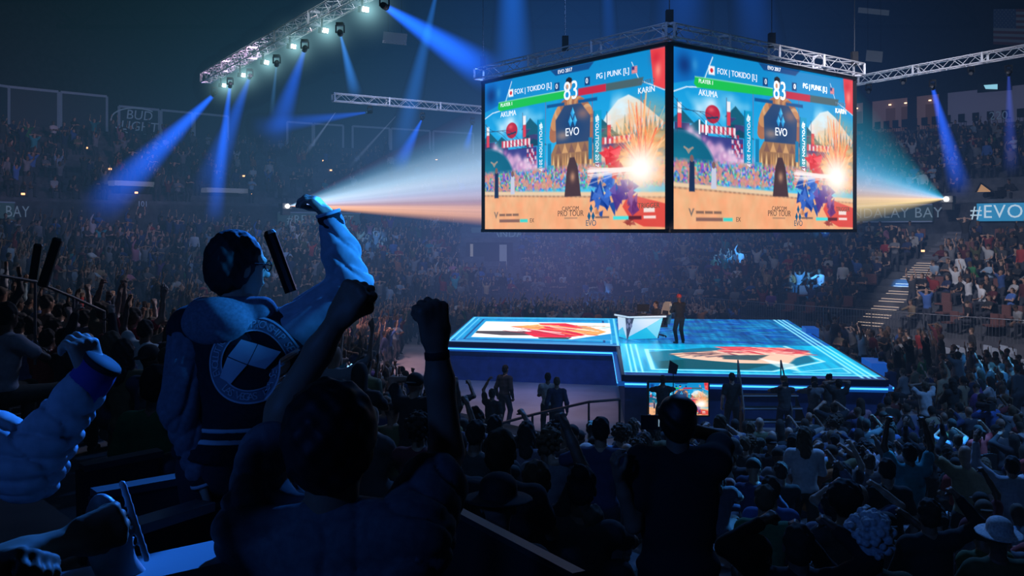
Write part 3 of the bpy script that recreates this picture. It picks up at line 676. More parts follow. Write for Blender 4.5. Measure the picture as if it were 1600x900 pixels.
# ------------------------------------------------------------------ stage
ZS = 1.42
FL, FRt, FB, FBL = at(697, 533, 33.6), at(970, 541, 32.2), at(962, 497.5, 42.2), at(740, 495, 43)
R0, R1, R2, R3 = at(976, 586, 25.9), at(1384, 593, 25.05), at(1231, 500, 41.5), at(962, 498.5, 42.2)
for p in (FL, FRt, FB, FBL, R0, R1, R2, R3): p.z = ZS
def bil(a, b, c, d):                    # a = front-left, b = front-right, c = back-right, d = back-left; v runs from back to front
    A, B, C, D = (np.array(p) for p in (a, b, c, d))
    return lambda u, v: (A*(1-u)+B*u)*v+(D*(1-u)+C*u)*(1-v)
M['ledfloor'] = attr_mat('led_floor_picture', emit=1.3, rough=.25)
def floor_left():
    p = Pic(260, 150, 1.0); U, V = p.U, p.V; r = random.Random(2)
    p.C[...] = np.array((10, 120, 190))/255; p.mix(p.noise(30, 10, 3)*.9, (20, 170, 215)); p.mix(np.clip((V-.9)*12, 0, 1), (8, 70, 150))
    for m, c in ((.015, (120, 215, 245)), (.05, (90, 190, 240)), (.09, (5, 50, 110))): p.line([(m, m*1.3), (1-m, m*1.3), (1-m, 1-m), (m, 1-m), (m, m*1.3)], .012, c, .9)
    x0, x1, y0, y1 = .12, .955, .22, .84
    p.rect(x0, y0, x1, y1, (250, 250, 245)); base = p.C.copy(); inside = ((U > x0) & (U < x1) & (V > y0) & (V < y1)).astype(float)
    p.poly([(.1, .62), (.3, .60), (.5, .62), (.48, .74), (.3, .76), (.12, .7)], (70, 60, 50)); p.poly([(.44, .64), (.58, .45), (.70, .50), (.74, .66), (.62, .80), (.5, .78)], (225, 30, 35))
    p.poly([(.30, .42), (.55, .30), (.80, .36), (.93, .56), (.86, .70), (.62, .62), (.45, .56)], (245, 160, 75)); p.poly([(.48, .27), (.66, .25), (.80, .42), (.72, .52), (.55, .47)], (228, 40, 40)); p.poly([(.42, .66), (.52, .48), (.68, .52), (.80, .70), (.66, .80), (.5, .79)], (222, 24, 32))
    for i in range(26):
        xa = r.uniform(.28, .6); ya = r.uniform(.30, .6); L = r.uniform(.2, .4)
        p.line([(xa, ya), (xa+L, ya+r.uniform(.02, .25))], r.uniform(.006, .02), r.choice([(240, 140, 60), (250, 190, 100), (235, 50, 40), (200, 30, 40), (250, 215, 150), (160, 40, 40), (250, 245, 235)]), .9)
    for i in range(10): xa = r.uniform(.7, .9); p.line([(xa, r.uniform(.3, .5)), (xa+.1, r.uniform(.35, .65))], .012, r.choice([(70, 170, 160), (250, 240, 225), (240, 150, 80)]), .8)
    p.poly([(.52, .80), (.72, .78), (.70, .84), (.53, .84)], (30, 60, 50)); p.poly([(.72, .84), (.955, .62), (.955, .84)], (20, 140, 200))
    k = inside[..., None]; p.C = p.C*k+base*(1-k); return p
def floor_right():
    p = Pic(300, 340, .5); U, V = p.U, p.V; r = random.Random(4)
    n = p.noise(40, 6, 5); m = p.noise(8, 30, 6)
    p.C = np.stack([.0+.04*n, .48+.32*n, .70+.24*n], -1)
    back = np.clip((.56-V)*60, 0, 1); p.mix(back, np.stack([.02+.10*m*n, .20+.42*n*m*1.5, .42+.40*n], -1))
    for i in range(80):
        x, y = r.random(), r.uniform(.02, .54); L = r.uniform(.04, .16); p.line([(x, y), (x+L, y+r.uniform(-.04, .04))], .006, r.choice([(90, 200, 240), (40, 150, 220), (10, 60, 120), (8, 50, 100)]), .55)
    p.rect(0, .555, 1, .565, (10, 80, 130))
    for xa in (.03, .05, .075): p.line([(xa, .58), (xa, .97)], .004, (170, 235, 255), .9)
    p.line([(.0, .965), (1, .965)], .006, (120, 225, 250)); p.rect(0, .975, 1, 1, (5, 40, 110))
    for xa in (.92, .945, .97): p.line([(xa, .0), (xa, .99)], .006, (150, 230, 255), .85)
    p.line([(.12, .66), (.12, .935), (.60, .935), (.86, .80), (.78, .58)], .010, (150, 220, 230)); p.line([(.12, .66), (.3, .665)], .008, (150, 220, 230))
    p.line([(.68, .94), (.90, .88), (.90, .94), (.68, .94)], .006, (120, 215, 235))
    p.poly([(.13, .70), (.4, .62), (.84, .63), (.83, .80), (.60, .925), (.14, .925)], (8, 95, 120), .85)
    p.poly([(.16, .83), (.45, .75), (.62, .85), (.5, .92), (.15, .92)], (6, 75, 85), .9)
    p.poly([(.22, .72), (.45, .66), (.62, .60), (.80, .62), (.86, .69), (.76, .76), (.70, .84), (.50, .84), (.36, .81), (.26, .78)], (236, 190, 165))
    p.poly([(.44, .60), (.58, .595), (.72, .61), (.86, .68), (.76, .70), (.58, .66), (.50, .65)], (215, 70, 75))
    for i in range(60):
        x, y = r.uniform(.45, .8), r.uniform(.60, .70); p.line([(x, y), (x+r.uniform(.03, .10), y+r.uniform(.0, .05))], r.uniform(.005, .014), r.choice([(230, 120, 110), (245, 205, 190), (200, 50, 60), (160, 40, 60), (240, 160, 150)]), .8)
    for i in range(20):
        x, y = r.uniform(.18, .5), r.uniform(.70, .78); p.line([(x, y), (x+r.uniform(.05, .14), y-r.uniform(.0, .04))], r.uniform(.004, .010), r.choice([(60, 50, 60), (120, 80, 80), (30, 60, 80)]), .85)
    p.poly([(.45, .735), (.66, .72), (.58, .80), (.44, .79)], (40, 70, 75), .9); p.poly([(.60, .77), (.72, .84), (.71, .93), (.64, .88)], (230, 240, 240), .7)
    return p
stg = empty('stage', (R0.x, R0.y, 0)); tag(stg, 'low blue-lit stage with glowing picture floor under the hanging screens', 'stage')
org = V3(R0.x, R0.y, 0)
fl = obj('led_floor', floor_left().mesh('led_floor', bil(*[np.array(p-org) for p in (FL, FRt, FB, FBL)]), M['ledfloor']), stg); fl['label'] = 'left floor picture in white and red'
fr_ = obj('led_floor', floor_right().mesh('led_floor', bil(*[np.array(p-org) for p in (R0, R1, R2, R3)]), M['ledfloor']), stg); fr_['label'] = 'right floor picture in blue and salmon'
M['skirt'] = mat('stage_skirt_cloth', (.04, .07, .20), .9, noise=.2, nscale=3); M['rim'] = mat('stage_rim_metal', (.03, .05, .12), .3, .5); M['lipm'] = mat('stage_lip', (.04, .08, .2), .3, emit=(.004, .07, .32), es=.8)  # lip emits blue too, widening the glow of the light strip
M['strip'] = mat('light_strip_blue', (.1, .3, .8), emit=(.05, .40, 1.0), es=2.2)
def skirt(a, b):
    d = (b-a).normalized(); n = d.cross(Vector((0, 0, 1))); a, b = a-org, b-org; up = Vector((0, 0, 1))
    MB().beam(a+n*.04-up*.10, b+n*.04-up*.10, .10, .19).build('rim', M['rim'], stg); MB().beam(a+n*.10-up*.265, b+n*.10-up*.265, .22, .13).build('lip', M['lipm'], stg)
    MB().beam(a+n*.20-up*.235, b+n*.20-up*.235, .04, .05).build('light_strip', M['strip'], stg)
    q = MB(); q.quad(a-up*.3, b-up*.3, V3(b.x, b.y, 0.0), V3(a.x, a.y, 0.0)); q.build('skirt', M['skirt'], stg)
skirt(FL, FRt-(FRt-FL).normalized()*.1); skirt(R0, R1); skirt(R1, R2); skirt(FRt+V3(-.1, -.15, 0), R0); skirt(FBL, FL)
# crew steps up to the stage
st = empty('stage_steps', at(1200, 640, 24.4)); st.location.z = 0; tag(st, 'black crew steps leading up to the stage front', 'steps')
M['edge'] = mat('step_edge_lit', (.25, .3, .38), .5, emit=(.02, .06, .16), es=.35)  # lit tread edges put in as pale, faintly glowing strips
for i, z in enumerate((1.12, .84, .56, .28)):
    MB().box((0, -.32*i, z-.02), (1.55, .32, .05)).build('step', M['black'], st); MB().box((0, -.32*i-.165, z-.005), (1.55, .02, .03)).build('step_edge', M['edge'], st)
for x in (-.8, .8): MB().quad((x, .2, 0), (x, -1.2, 0), (x, -1.2, .26), (x, .2, 1.12)).build('stringer', M['black'], st)
for x0, x1, y0, y1, lab in ((1153, 1163, 563, 641, 'left'), (1220, 1238, 563, 642, 'right')):
    t = empty('step_handrail', at(x0, y0, 24.6)); a = at(x0, y0, 24.6); b = at(x1, y1, 23.3)
    MB().tube([(0, 0, 0), b-a], .022, 8).build('rail', M['steel'], t); c = V3(a.x, a.y, 1.42)
    MB().tube([(0, 0, 0), c-a], .02, 6).build('post', M['steel'], t); MB().tube([b-a, V3(b.x, b.y, .0)-a], .02, 6).build('post', M['steel'], t)
    tag(t, 'slanting pale handrail pole on the %s of the stage steps' % lab, 'handrail')
# small monitor hung below the stage lip
mon = empty('stage_monitor', at(1063, 626, 25.05)); A0 = at(1017, 601, 25.05); A1 = at(1110, 652, 25.05); tag(mon, 'small bright screen set in the dark stage front below the lip', 'screen')
mon.location.y = 25.35
wm, hm = A1.x-A0.x, A0.z-A1.z
s = obj('picture', scr, mon); s.matrix_local = Matrix.Translation((-wm/2, -.06, hm/2)) @ Matrix.Diagonal((wm/10, 1, hm/5.625, 1))
MB().box((0, .03, 0), (wm+.1, .12, hm+.1)).build('casing', M['black'], mon)
# prompter flag on a thin stand at the stage edge
pf = empty('prompter_stand', at(1052, 590, 25.2)); pf.location.z = 0; tag(pf, 'black kite-shaped prompter panel on thin pole at stage front edge', 'prompter')
b0 = pf.location; q = [at(1047, 563, 25.2), at(1060, 571, 25.2), at(1057, 585, 25.2), at(1044, 583, 25.2)]
mb = MB(); mb.v = [tuple(p-b0) for p in q]+[tuple(p-b0+V3(0, .06, 0)) for p in q]; mb.f = [(0, 1, 2, 3), (7, 6, 5, 4), (0, 4, 5, 1), (1, 5, 6, 2), (2, 6, 7, 3), (3, 7, 4, 0)]; mb.build('panel', M['black'], pf)
MB().tube([(0, 0, 0), (0, 0, 1.55)], .015, 6).build('pole', M['metal'], pf); MB().tube([(-.2, -.1, .02), (.2, .1, .02)], .015, 6).tube([(-.2, .1, .02), (.2, -.1, .02)], .015, 6).build('foot', M['metal'], pf)
# ------------------------------------------------------------------ players' desk
dk = empty('player_desk', at(1000, 531, 34.2)); dk.location.z = ZS; tag(dk, 'angular white and cyan players desk on the stage beside the seated player', 'desk')
D0 = dk.location.copy(); W = lambda px, py, Y: at(px, py, Y)-D0
M['dwhite'] = mat('desk_white', (.7, .75, .8), .4, emit=(.55, .75, .85), es=.75); M['dcyan'] = mat('desk_cyan', (.05, .5, .6), .4, emit=(.01, .46, .66), es=.9); M['dteal'] = mat('desk_pale_cyan', (.2, .6, .7), .4, emit=(.16, .58, .72), es=.9)
M['dgrey'] = mat('desk_logo_panel', (.06, .07, .10), .5, emit=(.035, .05, .10), es=1)
a, b, c = W(965, 497, 34.9), W(982, 503, 34.0), W(1036, 505, 34.3); fa, fb, fc = W(967, 528, 34.9), W(981, 532, 34.0), W(1027, 532, 34.3); fa.z = fb.z = fc.z = .02; fb.x -= .0
ftop = .82; tl = lambda p: V3(p.x, p.y, ftop)
a, b, c = tl(a), tl(b), tl(c); b1 = b+(c-b)*.16; bt = fb+V3(.03, 0, .03)
mb = MB(); mb.quad(fa, a+(fa-a)*.0, a, a); 
def panel(name, pts, m):
    q = MB(); q.quad(*pts); return q.build(name, m, dk)
panel('front_panel', (a, fa+(a-fa)*.3, fa.lerp(fb, .45)+V3(0, 0, .42), fb.lerp(fa, .12), a.lerp(b, .72)), M['dwhite'])
panel('front_panel', (fa+(a-fa)*.3, fa, fb.lerp(fa, .12), fa.lerp(fb, .45)+V3(0, 0, .42)), M['dcyan'])
panel('logo_panel', (a.lerp(b, .72), fb.lerp(fa, .12), fb, b1), M['dgrey'])
k1 = fb+(fc-fb)*.62+V3(0, -.03, .44); k0 = fb.lerp(b1, .12)
panel('front_panel', (b1, k0, k1, c), M['dwhite']); panel('front_panel', (k0, fb, fc, k1), M['dcyan']); panel('front_panel', (c, k1, fc), M['dteal'])
mb = MB(); zt = V3(0, 0, .86); o1, o2, o3 = (V3(p.x, p.y, .82) for p in (a+V3(-.12, -.02, 0), b+V3(-.02, -.14, 0), c+V3(.1, -.12, 0)))
o4, o5 = o3+V3(.35, .75, 0), o1+V3(.35, .95, 0)
tp = [o1, o2, o3, o4, o5]; mb.v = [tuple(p) for p in tp]+[tuple(p+V3(0, 0, .06)) for p in tp]; mb.f = [(4, 3, 2, 1, 0), (5, 6, 7, 8, 9)]+[(i, (i+1) % 5, 5+(i+1) % 5, 5+i) for i in range(5)]
mb.build('desk_top', mat('desk_top_brown', (.20, .15, .15), .5), dk); MB().beam(o1+V3(0, -.01, .05), o2+V3(0, -.01, .05), .03, .06).beam(o2+V3(0, -.01, .05), o3+V3(0, -.01, .05), .03, .06).build('edge_strip', M['dwhite'], dk)
mb = MB()
for dx, dy in ((0, .55), (-.55, -.3), (.55, -.3)):
    cpt = a.lerp(b, .95)+V3(0.04, -.06, -.22); x, z = dx*.12, dy*.24
    mb.quad(*[tuple(cpt+V3(x+px*.06, 0, z+pz*.12)) for px, pz in ((0, 1), (1, 0), (0, -1), (-1, 0))])
mb.build('emblem', mat('desk_emblem', (.3, .3, .36), emit=(.14, .15, .24), es=1), dk)
def on_desk(px, py, dz=0.0, Y=34.75):
    p = at(px, py, Y); p.z = ZS+.88+dz; return p
mo = empty('monitor', on_desk(1005, 488)); MB().box((0, 0, .26), (.46, .04, .28)).build('screen_back', M['black'], mo); MB().box((0, 0, .05), (.05, .04, .12)).build('stem', M['black'], mo); MB().box((0, 0, .01), (.22, .16, .02)).build('base', M['black'], mo); tag(mo, 'thin black game monitor standing on the players desk', 'monitor')
fs = empty('fight_stick', on_desk(1003, 492, Y=34.5)); MB().box((0, 0, .04), (.36, .24, .08)).build('case', M['metal'], fs); MB().tube([(-.1, 0, .08), (-.1, 0, .14)], .012, 6).lathe([(.005, .13), (.022, .145), (.022, .155), (.005, .17)], 8, (-.1, 0, 0)).build('joystick', M['black'], fs)
mb = MB(); [mb.lathe([(.015, .08), (.015, .092)], 8, (.0+.045*(i % 4), -.03+.06*(i//4), 0)) for i in range(8)]; mb.build('buttons', M['white'], fs); tag(fs, 'flat black arcade stick lying on the desk before the player', 'controller')
mk = empty('desk_microphone', on_desk(993, 489, Y=34.4)); MB().lathe([(.05, 0), (.05, .015)], 10).tube([(0, 0, 0), (0, 0, .18), (-.05, -.02, .26)], .008, 6).build('stand', M['metal'], mk); MB().lathe([(.01, 0), (.03, .02), (.03, .06), (.01, .08)], 10, (-.07, -.03, .25)).build('head', M['plastic'], mk); tag(mk, 'little bent microphone on the left end of the players desk', 'microphone')
gc = empty('gaming_chair', at(1042, 531, 34.9)); gc.location.z = ZS; gc.rotation_euler = (0, 0, math.radians(100)); tag(gc, 'cream high-backed racing chair behind the seated player at the desk', 'chair')
M['cream'] = mat('cream_leather', (.75, .68, .52), .5); M['dleather'] = mat('dark_leather', (.03, .03, .035), .5)
mb = MB(); prof = [(-.24, 0), (-.28, .25), (-.27, .55), (-.2, .78), (-.1, .86), (.1, .86), (.2, .78), (.27, .55), (.28, .25), (.24, 0)]
mb.v = [(x, -.25-.15*z, .5+z) for x, z in prof]+[(x, -.36-.15*z, .5+z) for x, z in prof]; n = len(prof); mb.f = [tuple(range(n)), tuple(range(2*n-1, n-1, -1))]+[(i, n+i, n+(i+1) % n, (i+1) % n) for i in range(n)]; mb.build('backrest', M['cream'], gc)
mb = MB(); mb.v = [(x*.7, -.24-.15*z, .55+z*.8) for x, z in prof]; mb.f = [tuple(range(n))]; mb.build('back_cushion', M['dleather'], gc); MB().box((0, .0, .46), (.5, .5, .12)).build('seat', M['dleather'], gc)
for x in (-.3, .3): MB().box((x, 0, .66), (.07, .3, .04)).box((x, 0, .56), (.04, .06, .2)).build('armrest', M['dleather'], gc)
MB().tube([(0, 0, .08), (0, 0, .42)], .03, 8).build('gas_lift', M['metal'], gc)
mb = MB(); [mb.tube([(0, 0, .1), (.3*math.cos(2*PI*i/5), .3*math.sin(2*PI*i/5), .06)], .025, 6) for i in range(5)]; mb.build('star_base', M['metal'], gc)
for i in range(5): MB().lathe([(.03, -.02), (.03, .02)], 8, (.3*math.cos(2*PI*i/5), .3*math.sin(2*PI*i/5), .03), Matrix.Rotation(PI/2, 3, 'X')).build('caster', M['black'], gc)
# ------------------------------------------------------------------ barriers and rails
def rail_run(name, pts, label, posts=True, m=None, zb=None, mid=True, r=.022, bars=False, cat='railing', group=None):
    t = empty(name, pts[0]); o = Vector(pts[0]); m = m or M['rail']; P = [Vector(p)-o for p in pts]
    MB().tube(P, r, 8).build('top_rail', m, t)
    for i, p in enumerate(P):
        zz = (zb[i] if isinstance(zb, (list, tuple)) else zb)-o.z; MB().tube([(p.x, p.y, zz), p], r*.9, 6).build('post', m, t)
    for a, b, i in zip(P, P[1:], range(99)):
        z0 = (zb[i] if isinstance(zb, (list, tuple)) else zb)-o.z; z1 = (zb[i+1] if isinstance(zb, (list, tuple)) else zb)-o.z
        if mid or bars: MB().tube([(a.x, a.y, z0+.12), (b.x, b.y, z1+.12)], r*.8, 6).build('bottom_rail', m, t)
        if bars:
            mb = MB(); k = int((b-a).length/.13)
            for j in range(1, k):
                q = a.lerp(b, j/k); zq = z0+(z1-z0)*j/k; mb.tube([(q.x, q.y, zq+.12), q], .009, 4, cap=False)
            mb.build('bars', m, t)
    tag(t, label, cat, group); return t
B0, B1, B2 = at(742, 672, 22.6), at(866, 645, 25.4), at(964, 625, 28.6)
Bz = 1.15
B0, B1, B2 = V3(-.75, 20.4, Bz), V3(.28, 21.8, Bz), V3(2.05, 24.0, Bz)
pA = lambda px, py, z: at(px, py, (EYE-z)*FPX/(py-HZ))
rail_run('crowd_barrier', [pA(745, 672, 1.1), pA(832, 648, 1.1), pA(920, 628, 1.1), pA(968, 624, 1.1)], 'low black crowd barrier crossing the bare floor left of the stage monitor', zb=0.0, r=.035)
E = lambda s, d=0.0: near_in[1].lerp(near_in[2], s)-BX*d
# handrails down the aisle at the front of the near stand
for k, (q0, q1, lab) in enumerate(((((741, 667), (757, 664), (805, 683), (852, 705)), None, 'looped blue-lit handrail on the aisle left of the white-masked spectator'), (((868, 700), (880, 697), (925, 716), (958, 735)), None, 'looped handrail ending in front of the spectator with spread arms'))):
    P = [at(x, y, 15.5-.7*i) for i, (x, y) in enumerate(q0)]
    rail_run('aisle_handrail', P, lab, zb=[float(near_prof(max(0, (near_in[2]-p).dot(BX))))-.05 for p in P], m=M['steel'], mid=True, r=.025)
P = [at(600+x*60, 612+y, 18-.8*x) for x, y in ((0, 0), (1, 10), (2, 34), (3, 60))]
# barricades along the front of the far stand
fi = far_in; L = poly_len(fi)
k = 0; s = 12.0
names_ = []
while s < L[-1]-8:
    a, b = along(fi, L, s), along(fi, L, s+2.3)
    pm = (a+b)/2; px = 800+FPX*pm.x/pm.y
    if 1040 < px < 1640:
        n = V3(6, 35, 0)-pm; n.normalize(); a, b = a+n*.25, b+n*.25
        t = rail_run('barricade', [V3(a.x, a.y, 1.95), V3(b.x, b.y, 1.95)], 'grey steel bar barricade along the front of the right stand', zb=.85, m=M['steel'], bars=True, r=.02, cat='barrier', group='barricades before the right stand')
    s += 2.36
wall_strip('trim_stand_front', [p+(V3(6, 35, 0)-p).normalized()*.3 for p in fi], 0, 1.0, M['concrete'])
# near left railing
P = [at(-30, 425, 9.6), at(55, 440, 10.3), at(115, 465, 11.0), at(163, 487, 11.6)]
rail_run('stand_railing', P, 'long dark grey railing sloping down through the left crowd', zb=[p.z-.95 for p in P], m=mat('railing_grey', (.12, .13, .14), .5), r=.019, mid=False)
# front parapet rail close to the camera
def bar_thing(name, a, b, w, h, label, cat, m, cap_m):
    a, b = Vector(a), Vector(b); t = empty(name, a); MB().beam(V3(0, 0, -h/2), b-a-V3(0, 0, h/2), w, h).build('panel', m, t); MB().beam((0, 0, .012), b-a+V3(0, 0, .012), w+.02, .024).build('cap_rail', cap_m, t); tag(t, label, cat); return t
M['capr'] = mat('cap_rail_metal', (.035, .05, .055), .45, .3)
bar_thing('aisle_parapet', at(672, 781, 4.2), at(905, 905, 3.0), .03, .75, 'dark parapet with pale cap rail running down beside the aisle', 'parapet', M['black'], M['capr'])
MB  # signs
# ------------------------------------------------------------------ signs, boards
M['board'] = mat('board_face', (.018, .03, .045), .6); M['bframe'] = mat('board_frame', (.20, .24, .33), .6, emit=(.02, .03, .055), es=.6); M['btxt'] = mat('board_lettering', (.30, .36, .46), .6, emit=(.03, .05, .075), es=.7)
oL = poly_len(far_out)
def board(s0, s1, z0, z1, label, txt=None, sz=1.0, ring=False):
    a, b = along(far_out, oL, s0), along(far_out, oL, s1); n = (b-a).cross(Vector((0, 0, 1))).normalized()
    if n.dot(V3(6, 35, 0)-a) < 0: n = -n
    a, b = a+n*.5, b+n*.5; t = empty('advertising_board', (a.x, a.y, z0)); A, B = V3(0, 0, 0), b-a; h = z1-z0; up = V3(0, 0, h)
    q = MB(); q.quad(A, B, B+up, A+up); q.build('face', M['board'], t)
    MB().beam(A, B, .1, .16).beam(A+up, B+up, .1, .16).beam(A, A+up, .16, .1).beam(B, B+up, .16, .1).build('frame', M['bframe'], t)
    r = (b-a).normalized(); nn = r.cross(Vector((0, 0, 1)))
    if nn.dot(n) < 0: r = -r
    if txt:
        for i, (line, dz) in enumerate(txt): text_on('lettering', line, sz, (A+B)/2+up*.5+V3(0, 0, dz)+n*.08, r, (.12*r.x, .12*r.y, 1), M['btxt'], t)
    if ring:
        mb = MB(); c = (A+B)/2+up*.5+n*.07
        pts = [c+r*(1.9*math.cos(q)-.1)+V3(0, 0, .95*math.sin(q)) for q in np.linspace(1.0, 5.3, 22)]; mb.tube(pts, .05, 5); mb.build('oval_line', M['btxt'], t)
    tag(t, label, 'board'); return t
def s_at_px(px):
    best = min(((abs(800+FPX*along(far_out, oL, s).x/along(far_out, oL, s).y-px), s) for s in np.linspace(14, oL[-1]-14, 700)))[1]; return best
bl = [(-75, 7), (10, 86), (90, 163), (181, 244), (246, 295), (300, 352), (445, 485), (487, 533), (548, 606), (608, 668), (672, 735)]
blab = ['leftmost framed advertising board cut by the picture edge', 'second dim framed board from the left above the upper seats', 'third dim framed board from the left, before the oval beer sign', 'framed beer board with slanting two-line lettering and oval swoosh', 'blank framed board just right of the oval beer board', 'dim blank board behind the leftmost blue beam', 'blurred small board in haze above the raised fist of the jacket man', 'small hazy board right above the raised hand', 'wide blank board below the left end of the short truss', 'blank board below the middle of the short truss', 'blank hazy board nearest the left hanging screen']
for (x0, x1), lab in zip(bl, blab):
    s0, s1 = s_at_px(x0), s_at_px(x1); beer = 'oval swoosh' in lab
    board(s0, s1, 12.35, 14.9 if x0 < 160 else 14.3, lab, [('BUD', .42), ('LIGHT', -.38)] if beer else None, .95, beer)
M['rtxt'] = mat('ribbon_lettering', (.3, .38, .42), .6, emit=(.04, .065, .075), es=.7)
mL = poly_len(far_mid)
def ribbon_sign(px0, px1, txt, size, label, face, ink, z=6.45, h=.95, frame=None, name='ribbon_sign'):
    ss = np.linspace(0, mL[-1], 900); pxs = np.array([800+FPX*along(far_mid, mL, s).x/along(far_mid, mL, s).y for s in ss]); ok = np.array([along(far_mid, mL, s).y > 15 for s in ss])
    g = lambda px: ss[np.argmin(np.abs(pxs-px)+1e4*~ok)]
    a, b = along(far_mid, mL, g(px0)), along(far_mid, mL, g(px1)); c = (a+b)/2; n = (V3(6, 35, 0)-c); r = (b-a).normalized(); n = r.cross(Vector((0, 0, 1)))
    if n.dot(V3(6, 35, 0)-c) < 0: n = -n
    a, b = a+n*.25, b+n*.25; t = empty(name, (a.x, a.y, z-h/2)); A, B = V3(0, 0, 0), b-a
    q = MB(); q.beam(V3(0, 0, h/2), B+V3(0, 0, h/2), .12, h); q.build('face', face, t)
    if frame: MB().beam(V3(0, 0, 0)+n*.06, B+n*.06, .08, .07).beam(V3(0, 0, h)+n*.06, B+V3(0, 0, h)+n*.06, .08, .07).build('frame', frame, t)
    text_on('lettering', txt, size, B/2+V3(0, 0, h/2)+n*.1, r, (0, 0, 1), ink, t, spacing=1.08); tag(t, label, 'sign'); return t
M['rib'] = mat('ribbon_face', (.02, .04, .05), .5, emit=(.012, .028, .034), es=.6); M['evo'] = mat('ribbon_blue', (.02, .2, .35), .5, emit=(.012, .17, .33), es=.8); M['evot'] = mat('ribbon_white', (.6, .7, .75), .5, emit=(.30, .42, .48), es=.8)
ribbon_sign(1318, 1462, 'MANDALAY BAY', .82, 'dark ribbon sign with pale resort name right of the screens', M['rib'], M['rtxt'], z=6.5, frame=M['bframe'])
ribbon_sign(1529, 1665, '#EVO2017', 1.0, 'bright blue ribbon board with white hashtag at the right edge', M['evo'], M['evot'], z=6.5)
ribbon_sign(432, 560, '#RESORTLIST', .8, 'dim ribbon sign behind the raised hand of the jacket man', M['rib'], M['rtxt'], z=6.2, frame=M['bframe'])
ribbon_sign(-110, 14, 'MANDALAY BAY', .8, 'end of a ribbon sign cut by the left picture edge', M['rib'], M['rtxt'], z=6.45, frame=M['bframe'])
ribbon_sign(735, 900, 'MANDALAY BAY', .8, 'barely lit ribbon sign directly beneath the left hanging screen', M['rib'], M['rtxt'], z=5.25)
# section marks
for px, py, Y, tx, lab, sz in ((1560, 181, 58.5, '220', 'pale section number painted on the balcony front at right', .75), (786, 407, 62, '3', 'section number beside the dark tunnel mouth', .7)):
    p = at(px, py, Y); n = V3(6, 30, 0)-V3(p.x, p.y, 0); n.normalize(); r = -n.cross(Vector((0, 0, 1))); t = text_on('section_number', tx, sz, (0, 0, 0), r, (0, 0, 1), M['btxt']); t.location = p; tag(t, lab, 'sign')
ps = empty('bar_sign', at(163, 410, 46.5)); R = frame_R(V3(.55, -1, 0)); MB().box((0, 0, 0), (3.0, .08, .55), R).build('face', M['black'], ps)
mb = MB(); [mb.beam(R @ V3(*p), R @ V3(*q), .05, .05) for p, q in (((-1.5, .06, .3), (1.5, .06, .3)), ((-1.5, .06, -.3), (1.5, .06, -.3)), ((1.5, .06, -.3), (1.5, .06, .3)), ((-1.5, .06, -.3), (-1.5, .06, .3)))]; mb.build('frame', M['bframe'], ps)
text_on('lettering', 'TEXAS MEAT BAR', .30, V3(0, 0, 0)+R @ V3(0, .09, 0), R @ V3(-1, 0, 0), (0, 0, 1), M['btxt'], ps); tag(ps, 'small outlined bar sign on the far left concourse', 'sign')
# tunnel mouth in the far stand: black box for the dark inside, glowing jamb and shaded copy
vm = empty('tunnel_mouth', at(765, 446, 61.8)); Rv = frame_R(V3(.05, -1, 0)); tag(vm, 'dark tunnel mouth between pale jambs in the far stand', 'tunnel')
MB().box((0, -.1, 1.5), (3.2, .2, 3.0)).build('opening', M['black'], vm); M['jamb'] = mat('jamb_lit', (.4, .36, .3), .7, emit=(.10, .09, .075), es=.8); M['jambd'] = mat('jamb_shade', (.25, .25, .27), .7, emit=(.05, .055, .07), es=.8)
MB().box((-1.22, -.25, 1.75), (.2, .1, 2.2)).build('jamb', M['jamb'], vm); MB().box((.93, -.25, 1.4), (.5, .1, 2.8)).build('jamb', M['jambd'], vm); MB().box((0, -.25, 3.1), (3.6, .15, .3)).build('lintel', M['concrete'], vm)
for px, py, tx, lab in ((39, 314, '102', 'dim section number at the far left concourse'), (223, 319, '101', 'dim section number left of the upright blue beam')):
    p = at(px, py, 48); n = V3(6, 30, 0)-V3(p.x, p.y, 0); n.normalize(); t = text_on('section_number', tx, .42, (0, 0, 0), -n.cross(Vector((0, 0, 1))), (0, 0, 1), M['btxt']); t.location = p; tag(t, lab, 'sign')
for px, py, Y, lab in ((207, 322, 53, 'dark concourse doorway under a pale slab, crossed by the brightest left beam'), (350, 330, 57, 'dark concourse doorway under a pale slab, behind the upright beam')):
    t = empty('concourse_doorway', at(px, py, Y)); R = frame_R(V3(6, 30, 0)-V3(t.location.x, t.location.y, 0)); MB().box((0, 0, .1), (1.7, .5, 2.2), R).build('opening', M['black'], t); MB().box(R @ V3(0, .1, 1.3), (2.7, .9, .28), R).build('canopy', M['jambd'], t); tag(t, lab, 'doorway')  # black box stands for the dark inside the doorway
